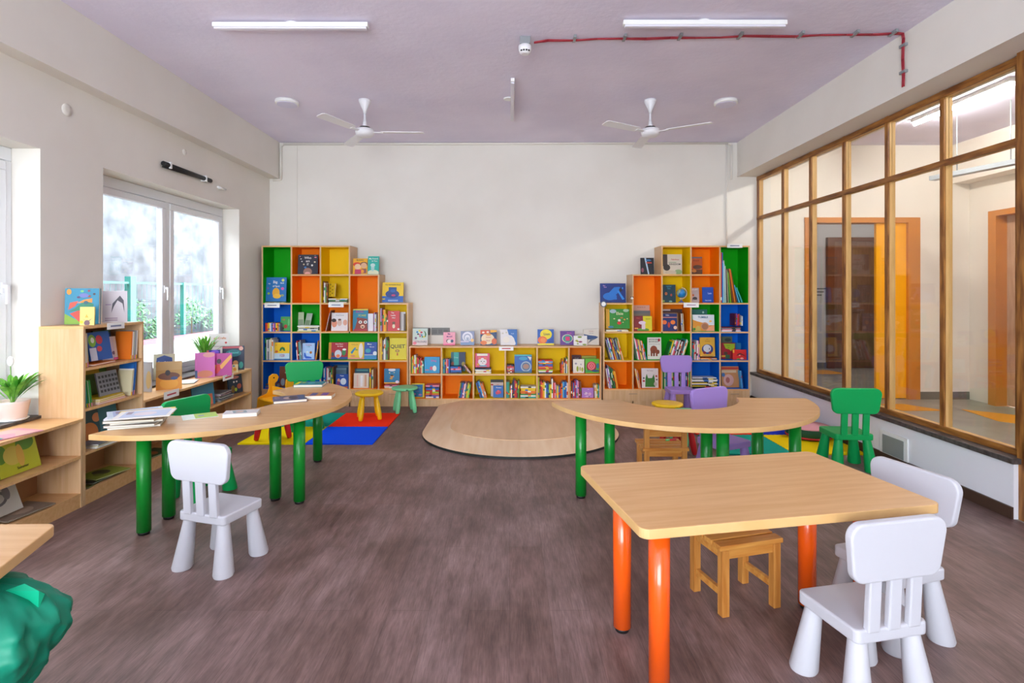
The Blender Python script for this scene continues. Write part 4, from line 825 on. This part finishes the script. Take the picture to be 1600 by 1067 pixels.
cov('R',1,3,947,984,483,'2c9030','green book with yellow spine band and white title',[('Elsie',.58,.76,.2,'ece8c0')],[('r',0,0,.15,1,'d8a020'),('e',.3,.88,.14,.1,'a8c0c8'),('e',.85,.92,.12,.08,'a8c8b0'),('e',.56,.28,.09,.08,'d83028'),('e',.56,.42,.06,.06,'e8e0d8'),('e',.35,.5,.04,.03,'e0d8a0'),('e',.78,.46,.04,.04,'e0a040'),('e',.72,.32,.03,.02,'e8e0a0'),('e',.66,.55,.06,.03,'c87830'),('e',.9,.5,.03,.03,'e0e0a0'),('e',.2,.08,.12,.06,'3a80a0')],dz=.029,D=6.75,lean=4)
cov('R',2,3,989,1015,477,'d8a890','pale pink book at the back',[('Stories for all',.5,.92,.06,'a86050')],(),D=6.92,lean=.5)
cov('R',2,3,989,1016,485.5,'807868','grey brown book in the middle',(),[('r',0,.85,1,1,'6c7070')],D=6.86,lean=.5)
cov('R',2,3,991,1019,494,'7c1c24','maroon and yellow book with white tree shape',[('Here',.22,.86,.1,'d86048'),('WE GO',.78,.8,.09,'806820')],[('r',.5,0,1,1,'d8cc20'),('e',.5,.08,.34,.12,'589030'),('r',.42,.12,.62,.45,'d8c8d0'),('e',.45,.55,.2,.12,'dcc8dc'),('r',.02,.14,.22,.22,'e0a030')],D=6.72,lean=4)
cov('R',3,3,1035,1066,483,'4c2c28','dark brown book at the back of orange compartment',(),[('r',0,.92,.4,1,'d8c8c8')],D=6.88,lean=.5)
cov('R',3,3,1036,1062,489,'b88850','tan book behind the navy one',(),[('r',.9,0,1,1,'806040')],D=6.80,lean=.5)
cov('R',3,3,1035,1058,490,'1c2c68','navy book with orange lantern shapes',[('Hello',.35,.9,.09,'w')],[('r',0,.76,1,.8,'e08868'),('e',.15,.5,.16,.12,'e07030'),('e',.72,.5,.16,.12,'e07830'),('e',.45,.35,.08,.16,'b03828'),('e',.88,.2,.12,.1,'e8c0a8')],D=6.71,lean=3)
row_('R',3,3,1062.5,1069.5,'uwkc',h=.25,first=0,lean=-3)
cov('R',4,3,1080,1105,483.5,'2c7068','dark teal book behind the white one',(),[('e',.75,.86,.06,.05,'a8c8c0')],D=6.86,lean=.5)
cov('R',4,3,1082.5,1116.5,492,'dce0e8','white book with orange hills and round animal',[('TUMBLE',.48,.84,.17,'28688c')],[('p',[(0,0),(0,.7),(.2,.6),(.5,.5),(.75,.35),(1,.36),(1,0)],'dc9030'),('p',[(.6,0),(.75,.25),(1,.38),(1,0)],'f0a078'),('e',.56,.3,.18,.24,'c08868'),('e',.56,.28,.14,.18,'a06c50'),('e',.82,.6,.06,.06,'f0b050'),('e',.07,.12,.06,.08,'309030'),('e',.25,.12,.12,.2,'c8a850')],D=6.72,lean=4)
stack_('R',5,3,1127,1158,511,'wiem',D=6.69)
row_('R',5,3,1148,1161,'mprmew',h=.16,dz=.067,D=6.76,hv=[.15,.155,.14,.15,.13,.12])
row_('R',1,4,944.8,975,'epswnryuenkegoc',lean=-15,h=.27)
row_('R',2,4,989.8,1011,'wireycuwos',lean=-11,h=.25,hv=[.28,.26,.26,.25,.26,.25,.25,.24,.24,.2])
cov('R',2,4,1012,1033.5,527.5,'e0dcd0','white book with a brown animal',[('BROWN BEAR',.45,.9,.07,'k'),('BROWN BEAR',.45,.8,.07,'k'),('WHAT DO YOU SEE',.5,.69,.055,'e')],[('e',.84,.88,.09,.07,'c02838'),('e',.45,.44,.26,.18,'8c4020'),('r',.22,.14,.34,.42,'7a3818'),('r',.4,.14,.52,.42,'6a3418'),('r',.6,.14,.72,.4,'8c4020'),('e',.75,.34,.12,.1,'7a3818'),('e',.08,.18,.04,.03,'e09030')],D=6.75,lean=3)
row_('R',3,4,1041,1077,'gyewirewkwemtwc',lean=17,h=.26)
row_('R',4,4,1082,1094,'trwmwic',h=.24,hv=[.21,.22,.2,.19,.24,.24,.2])
stack_('R',4,4,1094.5,1121,559.5,'uco',D=6.69)
cov('R',4,4,1094,1117.5,527.5,'dca830','ochre book with a white penguin on blue',[('NO',.5,.9,.07,'b07018'),('Shouting',.5,.8,.07,'b07018')],[('e',.5,.38,.38,.26,'283c78'),('e',.48,.42,.26,.2,'c8ccd4'),('e',.3,.2,.1,.07,'8c2030'),('e',.66,.2,.1,.07,'8c2030'),('r',.1,0,.9,.08,'b89040'),('e',.62,.4,.03,.05,'404858')],dz=.036,D=6.74,lean=4)
cov('R',5,4,1127.5,1144,526,'5c6a54','grey green book at the back left',(),[('e',.6,.85,.3,.08,'384038')],D=6.9,lean=.5)
cov('R',5,4,1145,1158,536,'2878a0','blue book at the back',(),(),D=6.88,lean=.5)
cov('R',5,4,1127.5,1149,536,'a81c2c','red book with lime green speech shape',[('Grow',.5,.84,.1,'4a7818'),('Up',.5,.72,.1,'4a7818')],[('p',[(.15,.95),(.98,.95),(.95,.65),(.8,.6),(.7,.48),(.55,.6),(.3,.65)],'a0b820'),('e',.3,.35,.14,.1,'503828'),('r',0,.12,.28,.22,'e0a828'),('r',.28,0,.6,.26,'386040')],D=6.80,lean=2)
cov('R',5,4,1145,1166.5,546.5,'cc1c1c','square red book with a smiling face arc',(),[('p',[(.25,.35),(.35,.55),(.55,.66),(.78,.5),(.98,.25),(.8,.4),(.55,.54),(.4,.46)],'4c1c20'),('e',.5,.42,.05,.05,'f0c8c0'),('e',.4,.06,.12,.06,'50a030'),('e',.66,.12,.12,.1,'f0a098'),('r',0,.68,.12,1,'e8a030')],D=6.71,lean=3)
row_('R',1,5,944.8,967,'wpaekgkgkoyo',lean=-10,h=.27,hv=[.25,.25,.26,.29,.28,.27,.26,.25,.25,.22,.22,.22])
row_('R',2,5,990,1002,'oywoyi',lean=-11,h=.26)
cov('R',2,5,1003,1029,576,'e4dcd8','white book with a green shape and hearts',[('The Colour',.5,.88,.07,'8c5060')],[('p',[(.2,.05),(.22,.5),(.3,.72),(.38,.5),(.62,.5),(.72,.7),(.78,.5),(.8,.05)],'3c8030'),('e',.88,.6,.06,.05,'b83040'),('e',.9,.42,.05,.04,'504858'),('e',.82,.2,.1,.1,'c8c0b8'),('e',.12,.35,.07,.05,'b83040'),('e',.12,.5,.05,.05,'404858')],D=6.73,lean=4)
row_('R',3,5,1036,1078,'gctusbkcgkyuwkegycubrw',h=.24,hv=[.2,.24,.26,.25,.24,.22,.25,.25])
stack_('R',4,5,1080.5,1122,590,'kkykwykwwkw',D=6.69)
cov('R',5,5,1128,1155,573,'c88c58','tan book with red and pink picture',(),[('r',0,.86,1,.96,'c03c30'),('r',0,.7,.85,.82,'d0b898'),('e',.4,.35,.3,.28,'d8a8a0'),('e',.35,.35,.12,.14,'b06860'),('e',.1,.6,.1,.1,'4878b0')],D=6.76,lean=4)
row_('R',5,5,1156,1163,'sbn',h=.22,first=0,lean=-6)

# ---- paper shelf tags
def stag(cx, py, w, hh, Y, lab, ink='8088a8', X=None):
    if X is None: loc = (PX(cx, Y), Y, PZ(py, Y)); rot = (0, 0, 0)
    else: D = DX(cx, X); loc = (X, D, PZ(py, D)); rot = (0, 0, PI/2)
    o = thing('shelf_tag', lab, 'tag', loc); o.rotation_euler = rot
    MB().box(-w/2, w/2, -.0015, 0, -hh/2, hh/2).build('card', M['white'], o)
    MB().box(-w*.3, w*.3, -.0022, -.0015, -.006, .006).build('print', mat(ink, .6), o)
stag(425, 477, .19, .058, YF-.001, 'white paper tag below green compartment, left end of left tall bookcase'); stag(525, 476.5, .19, .055, YF-.001, 'white paper tag under yellow compartment, third column of left bookcase')
stag(791, 544.5, .18, .05, YF-.001, 'white paper tag on the top edge of the low bookcase', 'c83848'); stag(1080, 476.5, .19, .06, YF-.001, 'white paper tag below the globe on the right tall bookcase', 'a888a8')
stag(1148, 384, .19, .05, YF-.001, 'white paper tag on the top edge of the right tall bookcase'); stag(181, 509, .17, .045, None, 'white paper tag on the top edge of the tall window bookcase', X=-2.836)
stag(268, 615.5, .2, .06, None, 'white paper tag with red mark at near end of far low bookcase', 'b83040', X=-2.836); stag(356.5, 589, .2, .055, None, 'white paper tag with red mark at far end of far low bookcase', 'd02830', X=-2.836)
# ---- globe and ornaments
gx = PX(1064.5, 6.76)
o = thing('desk_globe', 'small blue desk globe on a stand in the right tall bookcase', 'globe', (gx, 6.76, fz('R', 2)))
MB().lathe([(.038, 0), (.036, .008), (.02, .016), (.008, .03), (.006, .045)], 24).build('stand', mat('5a6ab0', .4), o)
MB().ball((0, 0, .12), .058, n=32).build('sphere', noisy('1c80c8', 'a8b890', 14, .35, lo=.5, hi=.56, detail=5), o)
a = MB(); pts = [(.07*math.sin(t), 0, .12-.07*math.cos(t)) for t in [R(-20+i*14) for i in range(15)]]
a.path(pts, .004).path([(pts[0][0], 0, pts[0][2]), (0, 0, .045)], .004); a.build('meridian_arm', M['white'], o)
o = thing('ornament', 'small white gear-shaped ornament hung on the right bookcase step corner', 'ornament', (PX(943, 6.66), YF-.012, PZ(475, 6.66)))
MB().lathe([(.026, -.009), (.028, 0), (.026, .009)], 20, T=Matrix.Rotation(PI/2, 4, 'X')).build('disc', M['white'], o); MB().lathe([(.04, -.003), (.04, .003)], 9, T=Matrix.Rotation(PI/2, 4, 'X')).build('gear_rim', mat('5a6478', .5), o)
tag(MB().ball((0, 0, 0), .016).ball((-.012, 0, .014), .007, mi=1).ball((.012, 0, .014), .007, mi=1).build('ornament', [M['white'], M['black']], loc=(PX(988, 6.64), YF-.014, PZ(466, 6.66))), 'tiny white bear-face ornament on the step panel of right bookcase', 'ornament')

# ------------------------------------------------------------------ books along the window side
def wrow(y0, z, seq, lean, h, t, place, w=.17, X=-2.86, hv=None, dx=0):
    y = y0
    for i, kk in enumerate(seq):
        hh = hv[i % len(hv)] if hv else h*random.uniform(.93, 1.03)
        plain(w, hh, t, kk, (X-w/2-random.uniform(0, .01), y+t/2, z+t/2*math.sin(R(abs(lean)))+.0005), (R(lean), 0, PI), '%s spine, %s from left, %s' % (CN[kk][0], ORD[i], place), band=('y' if i % 2 == 0 else 'i', .0, .14))
        y += t/math.cos(R(lean))*1.03
TW = 'of tall window bookcase'
z = .9185
wrow(3.585, z, 'cwwc', -3, .23, .012, 'top shelf '+TW)
cover(.2, .2, .012, '1c58a8', (-2.885, 3.78, z+.03), (R(-10), 0, R(90)), 'blue book with green circle and red shapes, top shelf '+TW, (), [('e',.18,.7,.17,.22,'80b030'),('e',.2,.72,.08,.1,'e8ece0'),('e',.5,.72,.15,.16,'c83040'),('e',.45,.4,.12,.1,'d04048'),('r',0,0,.3,.45,'c8c8d8')])
plain(.15, .24, .012, 'o', (-2.93, 3.66, z+.008), (-PI/2, 0, R(5)), 'orange book lying flat, top shelf '+TW)
cover(.17, .225, .012, '3a6a48', (-3.02, 3.98, z+.0), (R(-6), 0, R(90)), 'green book behind the white one, top shelf '+TW, (), [('r',0,.75,1,.9,'1c4c98')])
cover(.15, .175, .01, 'd8d8e8', (-2.955, 3.955, z+.003), (R(-8), 0, R(90)), 'white book with purple flowers, top shelf '+TW, (), [('e',.5,.3,.08,.08,'604080'),('e',.75,.3,.1,.08,'605880'),('r',.82,0,1,1,'e8e4e0'),('r',.7,0,1,.1,'d868a8')])
wrow(4.04, z, 'owcew', 4, .22, .012, 'right end of top shelf '+TW, w=.12)
z = .6455
wrow(3.625, z, 'tgwg', -7, .19, .01, 'second shelf '+TW)
for i, kk in enumerate('iyy'): plain(.16, .26, .011, kk, (-2.93, 3.715, z+.0065+i*.012), (-PI/2, 0, R(2*i)), '%s book lying flat, %s from bottom, second shelf %s' % (CN[kk][0], ORD[i], TW))
cover(.24, .23, .01, '6a8a30', (-3.04, 3.93, z+.0), (R(-6), 0, R(90)), 'green book at the back, second shelf '+TW, (), [('r',0,.8,.7,.95,'d8a820')])
cover(.2, .17, .01, '8a8a90', (-2.915, 3.9, z+.037), (R(-12), 0, R(90)), 'grey book with a grid of small dark pictures, second shelf '+TW, (), [('r', .08+.15*i, .14+.2*j, .18+.15*i, .25+.2*j, '303034') for i in range(6) for j in range(4)])
wrow(4.035, z, 'cwbb', 7, .21, .011, 'right end of second shelf '+TW, hv=[.19, .2, .24, .25], w=.11)
z = .3535
wrow(3.585, z, 'kwu', 0, .2, .011, 'third shelf '+TW)
cover(.4, .235, .012, '1c4a50', (-2.98, 3.88, z+.003), (R(-9), 0, R(90)), 'dark teal book with orange rounded shapes, third shelf '+TW, (), [('e',.3,.3,.2,.3,'d07838'),('e',.1,.62,.1,.14,'d88858'),('e',.5,.7,.1,.14,'d88858'),('r',.55,.2,1,1,'2a7080')])
for i, kk in enumerate('wce'): plain(.18, .25, .008, kk, (-2.92, 3.67, z+.0045+i*.009), (-PI/2, 0, R(-4+5*i)), '%s magazine lying flat, %s from bottom, third shelf %s' % (CN[kk][0], ORD[i], TW), 'magazine', name='magazine')
z = .0975
for i, kk in enumerate(['6a7030', '2c2c24', '8a9838']): 
    cover(.2, .26, .008, kk, (-2.95-.01*i, 3.6+.07*i, z+.0045+i*.0095), (-PI/2, 0, R(10-12*i)), ['olive magazine, lowest of the three', 'black magazine in the middle', 'lime magazine, uppermost'][i]+', bottom shelf '+TW, (), [('e',.4,.5,.3,.2,'3c3c2c'),('e',.6,.3,.2,.1,'707a30')], name='magazine', cat='magazine')
# on top of the tall window case
cover(.2, .252, .034, '1c80a0', (-2.995, 3.75, 1.2015), (R(-3), 0, R(18)), 'large colourful landscape book on top of the tall window bookcase', (), [('p',[(0,0),(0,.3),(.5,.05),(.5,0)],'78a020'),('p',[(.15,.3),(.5,.42),(.8,.4),(.8,0),(.45,.05)],'c03c28'),('p',[(.1,.35),(.3,.45),(.6,.68),(.85,.55),(.8,.42),(.4,.38)],'187858'),('p',[(.1,.4),(.15,.6),(.4,.65),(.3,.5)],'c84c38'),('p',[(.35,.58),(.55,.68),(.8,.72),(.8,.6),(.65,.62)],'e08020'),('e',.12,.9,.07,.08,'e09020'),('e',.5,.92,.05,.03,'70b870'),('e',.7,.93,.04,.03,'803050'),('e',.86,.84,.04,.03,'402830'),('e',.7,.78,.06,.03,'883830'),('e',.4,.75,.05,.03,'503060'),('e',.56,.8,.14,.06,'6870b0'),('e',.62,.6,.07,.05,'205868')], spine='o')
cover(.085, .125, .012, 'd8c470', (-2.875, 3.64, 1.2015), (R(-3), 0, R(15)), 'small pale yellow book with an antlered figure, on tall window bookcase', (), [('e',.5,.12,.2,.16,'705058'),('p',[(.2,.35),(.5,.2),(.85,.38),(.55,.15)],'705058'),('p',[(.36,.42),(.46,.6),(.6,.42)],'c8a838'),('e',.12,.18,.12,.08,'e0d020')])
cover(.15, .235, .008, 'dcd4d8', (-2.93, 3.97, 1.2015), (R(-4), 0, R(38)), 'white book with a penguin sketch on the tall window bookcase', (), [('p',[(.35,.3),(.4,.6),(.7,.85),(.85,.7),(.88,.3),(.8,.6),(.6,.7),(.45,.5)],'5a5860'),('r',.1,.12,.6,.15,'a890a8'),('r',.1,.06,.6,.09,'a890a8'),('r',.12,.55,.35,.58,'b8a0c0')])
# low case under the nearer window
NB = 'low bookcase under nearer window'
cover(.3, .225, .012, 'b8b828', (-2.93, 3.19, .3465), (R(-14), 0, R(90)), 'glossy yellow and green book, upper shelf of '+NB, [('Summer',.6,.14,.1,'4a4818')], [('e',.2,.6,.14,.25,'5c8828'),('e',.75,.75,.2,.2,'5c8c30'),('e',.45,.5,.2,.25,'d0b850'),('e',.6,.45,.08,.3,'d8a848'),('r',0,.02,.1,.1,'1c4830')])
cover(.24, .2, .01, 'c8c0b4', (-2.96, 3.13, .118), (R(-20), 0, R(90)), 'grey book with swirling pencil drawing, lower shelf of '+NB, (), [('e',.45,.5,.26,.22,'6a6264'),('e',.45,.5,.18,.14,'b8b0a8'),('e',.3,.35,.12,.14,'504a50'),('e',.7,.6,.1,.2,'7a7274')])
for i, (kk, x, y, rz_, d) in enumerate([('3c4438', -2.98, 2.78, 14, 'dark green magazine lying lowest'), ('8c7a68', -2.98, 3.08, -8, 'brown magazine lying uppermost')]):
    cover(.21, .28, .007, kk, (x, y, .0955+.0045+i*.0085), (-PI/2, 0, R(rz_)), d+', lower shelf of '+NB, (), [('e',.5,.5,.35,.25,'5c6a58' if i == 0 else 'b09a84')], name='magazine', cat='magazine')
cover(.2, .25, .006, 'd890a0', (-2.98, 3.02, .591), (-PI/2, 0, R(-14)), 'pink and purple magazine lying on top of the '+NB, (), [('p',[(0,.1),(.6,.6),(1,.4),(1,.9),(0,.8)],'e8a8a0'),('r',.0,.0,1,.15,'9050a0'),('r',.8,.1,.95,.2,'209070')], name='magazine', cat='magazine')
plain(.14, .2, .01, 'e', (-2.93, 2.8, .351), (-PI/2, 0, R(4)), 'grey book lying flat, upper shelf of '+NB)
# low case under the farther window
FB = 'far low bookcase'; zt = .5885
o = cover(.19, .24, .01, 'b08848', (-2.93, 4.60, zt), (R(-2), 0, R(28)), 'bent brown book with orange round shape, standing on near end of '+FB, (), [('r',0,0,1,.45,'d89028'),('e',.5,.22,.36,.2,'e0a030'),('e',.5,.48,.42,.14,'6a3c28'),('e',.45,.6,.1,.1,'302830'),('r',0,.7,1,1,'b8945c'),('e',.7,.4,.14,.06,'384878')])
cover(.13, .25, .01, 'c8ccd8', (-3.07, 4.50, zt), (R(-2), 0, R(-12)), 'pale half-open book, left of the bent brown book on '+FB, (), [('e',.8,.4,.2,.3,'e0c890'),('r',0,0,.3,1,'c8b088')])
cover(.17, .24, .012, 'b0a890', (-3.22, 4.98, .609), (R(-5), 0, R(20)), 'beige book with navy shield title on far window sill', [('Fairy Tales',.5,.68,.09,'c8d0e8')], [('p',[(.1,.5),(.15,.85),(.5,.95),(.88,.85),(.92,.5),(.5,.55)],'34487c'),('e',.5,.25,.35,.18,'c0a8a0')])
cover(.19, .24, .006, 'dce0e0', (-2.98, 4.86, zt+.004), (-PI/2, 0, R(20)), 'pale magazine lying flat beside bent brown book on '+FB, (), [('r',0,0,1,.06,'a8a850')], name='magazine', cat='magazine')
cover(.17, .245, .016, 'cc70b8', (-2.985, 5.24, zt), (R(-4), 0, R(32)), 'pink book with soft flowers standing on '+FB, (), [('e',.5,.15,.4,.14,'d08870'),('e',.7,.9,.3,.1,'e0a0a0'),('r',0,0,.12,.3,'486898')])
cover(.12, .25, .016, '34308c', (-3.0, 5.42, zt), (R(-4), 0, R(36)), 'dark violet book with orange edge, right of pink book on '+FB, (), [('r',0,0,.15,1,'d86838'),('e',.6,.3,.3,.25,'283060'),('e',.6,.9,.3,.1,'8060d8')])
cover(.2, .225, .012, 'a82c84', (-2.89, 5.35, zt), (R(-3), 0, R(20)), 'magenta book with a red-dressed dancer at front of '+FB, (), [('p',[(0,.2),(0,.65),(.35,.45),(.2,.1)],'e0a820'),('p',[(.4,.4),(.95,.95),(1,.8),(.55,.3)],'d89848'),('p',[(.22,.15),(.3,.5),(.45,.52),(.5,.3),(.35,.1)],'cc2838'),('e',.42,.65,.1,.11,'302028'),('p',[(0,.08),(.2,.12),(.1,.3),(0,.3)],'90a030')])
cover(.21, .26, .016, '203048', (-2.965, 5.74, zt), (R(-4), 0, R(24)), 'dark book with turquoise lettering shapes at far end of '+FB, [('Around',.5,.72,.12,'70e0e0')], [('e',.5,.7,.36,.15,'287880'),('r',.0,.9,.9,.98,'b84850'),('e',.6,.3,.12,.1,'c08858'),('e',.85,.2,.1,.14,'309890'),('e',.3,.35,.12,.12,'e0a850'),('e',.85,.88,.1,.08,'d8a898')])
cover(.1, .085, .004, 'dcc890', (-2.88, 5.56, zt), (R(-8), 0, R(20)), 'small cream card with red and yellow dots on '+FB, (), [('e',.3,.5,.16,.2,'c83c38'),('e',.7,.4,.16,.2,'d89830'),('e',.6,.8,.1,.1,'4080b0')])
cover(.2, .36, .004, 'd4ccc8', (-3.2, 5.88, .609), (R(-3), 0, R(15)), 'pale grey sheet with coloured lettering on the far window sill', [('on Crafts',.55,.86,.09,'d07830')], [('e',.25,.72,.06,.03,'c03838'),('e',.85,.72,.06,.03,'c03838'),('r',.2,.6,.8,.62,'a89890')])
z = .3365
cover(.22, .21, .01, '1c6c88', (-2.93, 5.13, z), (R(-10), 0, R(62)), 'teal book with orange and purple base in upper shelf of '+FB, (), [('r',.1,0,.9,.5,'c86848'),('r',.35,0,.6,.45,'504890')])
for i, kk in enumerate('knbekmpe'): plain(.17, .24, .009, kk, (-2.95-.01*(i % 3), 5.3+.012*(i % 2), z+.005+i*.0098), (-PI/2, 0, R((-1)**i*5+i)), '%s magazine, %s from bottom of dark pile, upper shelf of %s' % (CN[kk][0], ORD[i], FB), 'magazine', name='magazine')
cover(.2, .2, .012, '1c3850', (-2.95, 5.76, z), (R(-6), 0, R(76)), 'dark blue book with child faces, far right of upper shelf of '+FB, (), [('e',.5,.85,.3,.08,'d88888'),('e',.4,.62,.06,.05,'w'),('e',.6,.62,.06,.05,'w'),('e',.3,.25,.14,.2,'806838'),('e',.75,.35,.16,.14,'b05848'),('e',.5,.2,.08,.1,'a8c838')])
cover(.2, .24, .008, '3a5c38', (-2.97, 4.3, .1), (-PI/2, 0, R(-10)), 'green magazine lying in the lower shelf of '+FB, (), [('e',.5,.4,.3,.2,'b06838')], name='magazine', cat='magazine')

# ---- things on the left curved table (z .61)
T0 = .6105
for i, (kk, x, y, rz_, w, hh, t) in enumerate([('cfc8bc', -2.3, 3.14, -66, .21, .27, .012), ('b0a8a0', -2.305, 3.145, -76, .21, .27, .012), ('d8d4cc', -2.3, 3.15, -63, .21, .27, .012), ('c0b8a8', -2.31, 3.14, -75, .2, .27, .012), ('d8d8e0', -2.33, 3.15, -66, .2, .26, .008)]):
    # magazine pile, bottom up
    cover(w, hh, t, kk, (x-.12, y+.11+.0, T0+.007+i*.0126), (-PI/2, 0, R(rz_)), 'pale magazine, %s from bottom of the pile on left curved table' % ORD[i], (), (), name='magazine', cat='magazine')
zz = T0+.0655
for i, (kk, x, y, rz_, col, nm) in enumerate([('c8d0dc', -2.44, 3.24, -52, 'a0a8c8', 'pale blue magazine sticking out left from top of the pile'), ('e0c040', -2.36, 3.22, -62, 'c8b8c8', 'yellow-edged magazine near the top of the pile'), ('e4dcd8', -2.33, 3.17, -68, 'b8c0d8', 'white topmost magazine with pastel picture on the pile')]):
    cover(.21, .29, .006, kk, (x, y, zz+.004+i*.0068), (-PI/2, 0, R(rz_)), nm, (), [('r',.08,.1,.92,.92,col),('e',.5,.5,.25,.2,'d8c8d0'),('r',.15,.15,.5,.25,'907c90')], name='magazine', cat='magazine')
cover(.15, .2, .004, 'dce4dc', (-2.12, 3.46, T0+.0025), (-PI/2, 0, R(-55)), 'lime green and white booklet lying on left curved table', (), [('r',0,.35,1,1,'a0c010'),('r',.4,.45,.62,.62,'7a8098')], name='booklet')
cover(.12, .21, .024, 'dcd4d4', (-1.88, 3.52, T0+.0125), (-PI/2, 0, R(-74)), 'thick white book with grey diamond picture on left curved table', (), [('p',[(.2,.2),(.8,.3),(.8,.7),(.2,.6)],'8ca0a8'),('e',.5,.45,.2,.12,'d8b8a8')])
cover(.19, .23, .02, '68607c', (-1.76, 3.98, T0+.0105), (-PI/2, 0, R(-64)), 'glossy magazine with a portrait cover on left curved table', (), [('e',.5,.5,.26,.2,'c8a8a0'),('e',.5,.6,.3,.14,'504858'),('r',.0,.75,1,.95,'44608c'),('r',.1,.05,.6,.2,'8c7890')], name='magazine', cat='magazine')
cover(.14, .2, .03, 'c88850', (-1.56, 4.12, T0+.0155), (-PI/2, 0, R(-84)), 'thick tan book with purple stripes on left curved table', (), [('r',.15,.15,.9,.38,'505898'),('r',.15,.55,.9,.8,'7850a8')])
cover(.17, .24, .022, '188898', (-1.86, 4.66, T0+.0115), (-PI/2, 0, R(-84)), 'teal book with yellow spine at far end of left curved table', (), [('r',0,0,.9,.12,'d8e010'),('e',.5,.55,.2,.12,'50b8c8'),('r',.2,.2,.45,.3,'a8d030')])

# ---- plants
def pot_plant(name, lab, loc, pr, ph, potc, leaves, spread, lh, width, flower=False):
    o = thing(name, lab, 'plant', loc)
    MB().lathe([(pr*.72, .0), (pr*.8, .012), (pr, ph*.9), (pr*1.02, ph), (pr*.9, ph), (pr*.86, ph-.015), (.01, ph-.018)], 32).build('pot', potc, o)
    MB().lathe([(pr*.8, 0), (pr*.95, .012)], 32).build('saucer', M['white'], o)
    b = MB()
    for k in range(leaves):
        a = random.uniform(0, 2*PI); L = lh*random.uniform(.6, 1.0); sp = spread*random.uniform(.15, 1)*(.75 if math.cos(a) < -.3 else 1); n = 6; v = []; d = Vector((math.cos(a), math.sin(a), 0)); sd = Vector((-math.sin(a), math.cos(a), 0))
        for i in range(n+1):
            t = i/n; p = d*(sp*t**1.1+.006)+Vector((0, 0, ph-.02+L*(t-.3*t*t*t)/.7*.8)); wv = width*math.sin(PI*min(1, max(0, (t-.25)/.75)))**.8 if t > .25 else .0015
            v += [tuple(p-sd*max(wv, .0012)), tuple(p+Vector((0, 0, -.004*(wv > .003)))), tuple(p+sd*max(wv, .0012))]
        f = []
        for i in range(n): q = i*3; f += [(q, q+1, q+4, q+3), (q+1, q+2, q+5, q+4)]
        b.add(v, f, 0, True)
    b.build('leaves', noisy('3c8c26', '86c84c', 18, .4), o)
    if flower:
        fl = MB()
        fl.path([(0, 0, ph), (.01, -.02, ph+.12), (.015, -.03, ph+.23)], .0025)
        fl.build('flower_stem', mat('6ca83c', .5), o)
        MB().ball((.015, -.03, ph+.255), .02, .012, .032, mi=0).build('white_flower', M['white'], o)
    return o
random.seed(11)
pot_plant('potted_peace_lily', 'peace lily with white flower in a pale pink pot on nearer sill', (-3.19, 3.43, .608), .088, .125, mat('e8d0c4', .5), 44, .17, .24, .017, True)
pot_plant('potted_palm', 'small feathery green plant on the farther window sill', (-3.19, 5.6, .608), .05, .1, mat('d8d8d4', .5), 90, .2, .36, .006)

# ---- repeats share a group phrase
GR = {'child_chair': 'plastic child chairs around the room', 'child_stool': 'round plastic stools around the room', 'foam_mat_tile': 'interlocking foam mat tiles', 'ceiling_fan': 'ceiling fans',
      'wooden_chair': 'slatted wooden child chairs', 'curved_table': 'curved tables with green legs', 'rectangular_table': 'rectangular beech tables', 'stepped_bookcase': 'stepped bookcases on the back wall', 'window_bookcase': 'bookcases along the window wall',
      'shelf_tag': 'paper tags on the shelf edges', 'batten_light': 'unlit ceiling battens', 'ceiling_light': 'round ceiling lights', 'tube_light': 'lit tubes beyond the glass', 'garden_shrub': 'shrubs outside the windows',
      'floor_mat': 'yellow floor patches beyond the glass', 'socket_plate': 'wall sockets behind the low bookcase', 'junction_plate': 'painted junction plates', 'magazine': 'magazines', 'ornament': 'small ornaments on the right bookcase'}
for o in COL.objects:
    if o.parent is None and 'category' in o and 'group' not in o:
        b = o.name.split('.')[0]; l = o['label']
        if b in ('book', 'picture_book', 'booklet', 'magazine'):
            pl = next((p for k_, p in (('left bookcase', 'left tall bookcase'), ('right bookcase', 'right tall bookcase'), ('low bookcase under', 'bookcase under nearer window'), ('far low bookcase', 'bookcase under farther window'), ('low bookcase', 'low bookcase'), ('tall window', 'tall window bookcase'), ('curved table', 'left curved table'), ('sill', 'far window sill'), ('pile', 'left curved table')) if k_ in l), 'shelves')
            o['group'] = ('magazines' if b == 'magazine' else 'books') + ' on the ' + pl
        elif b in GR: o['group'] = GR[b]
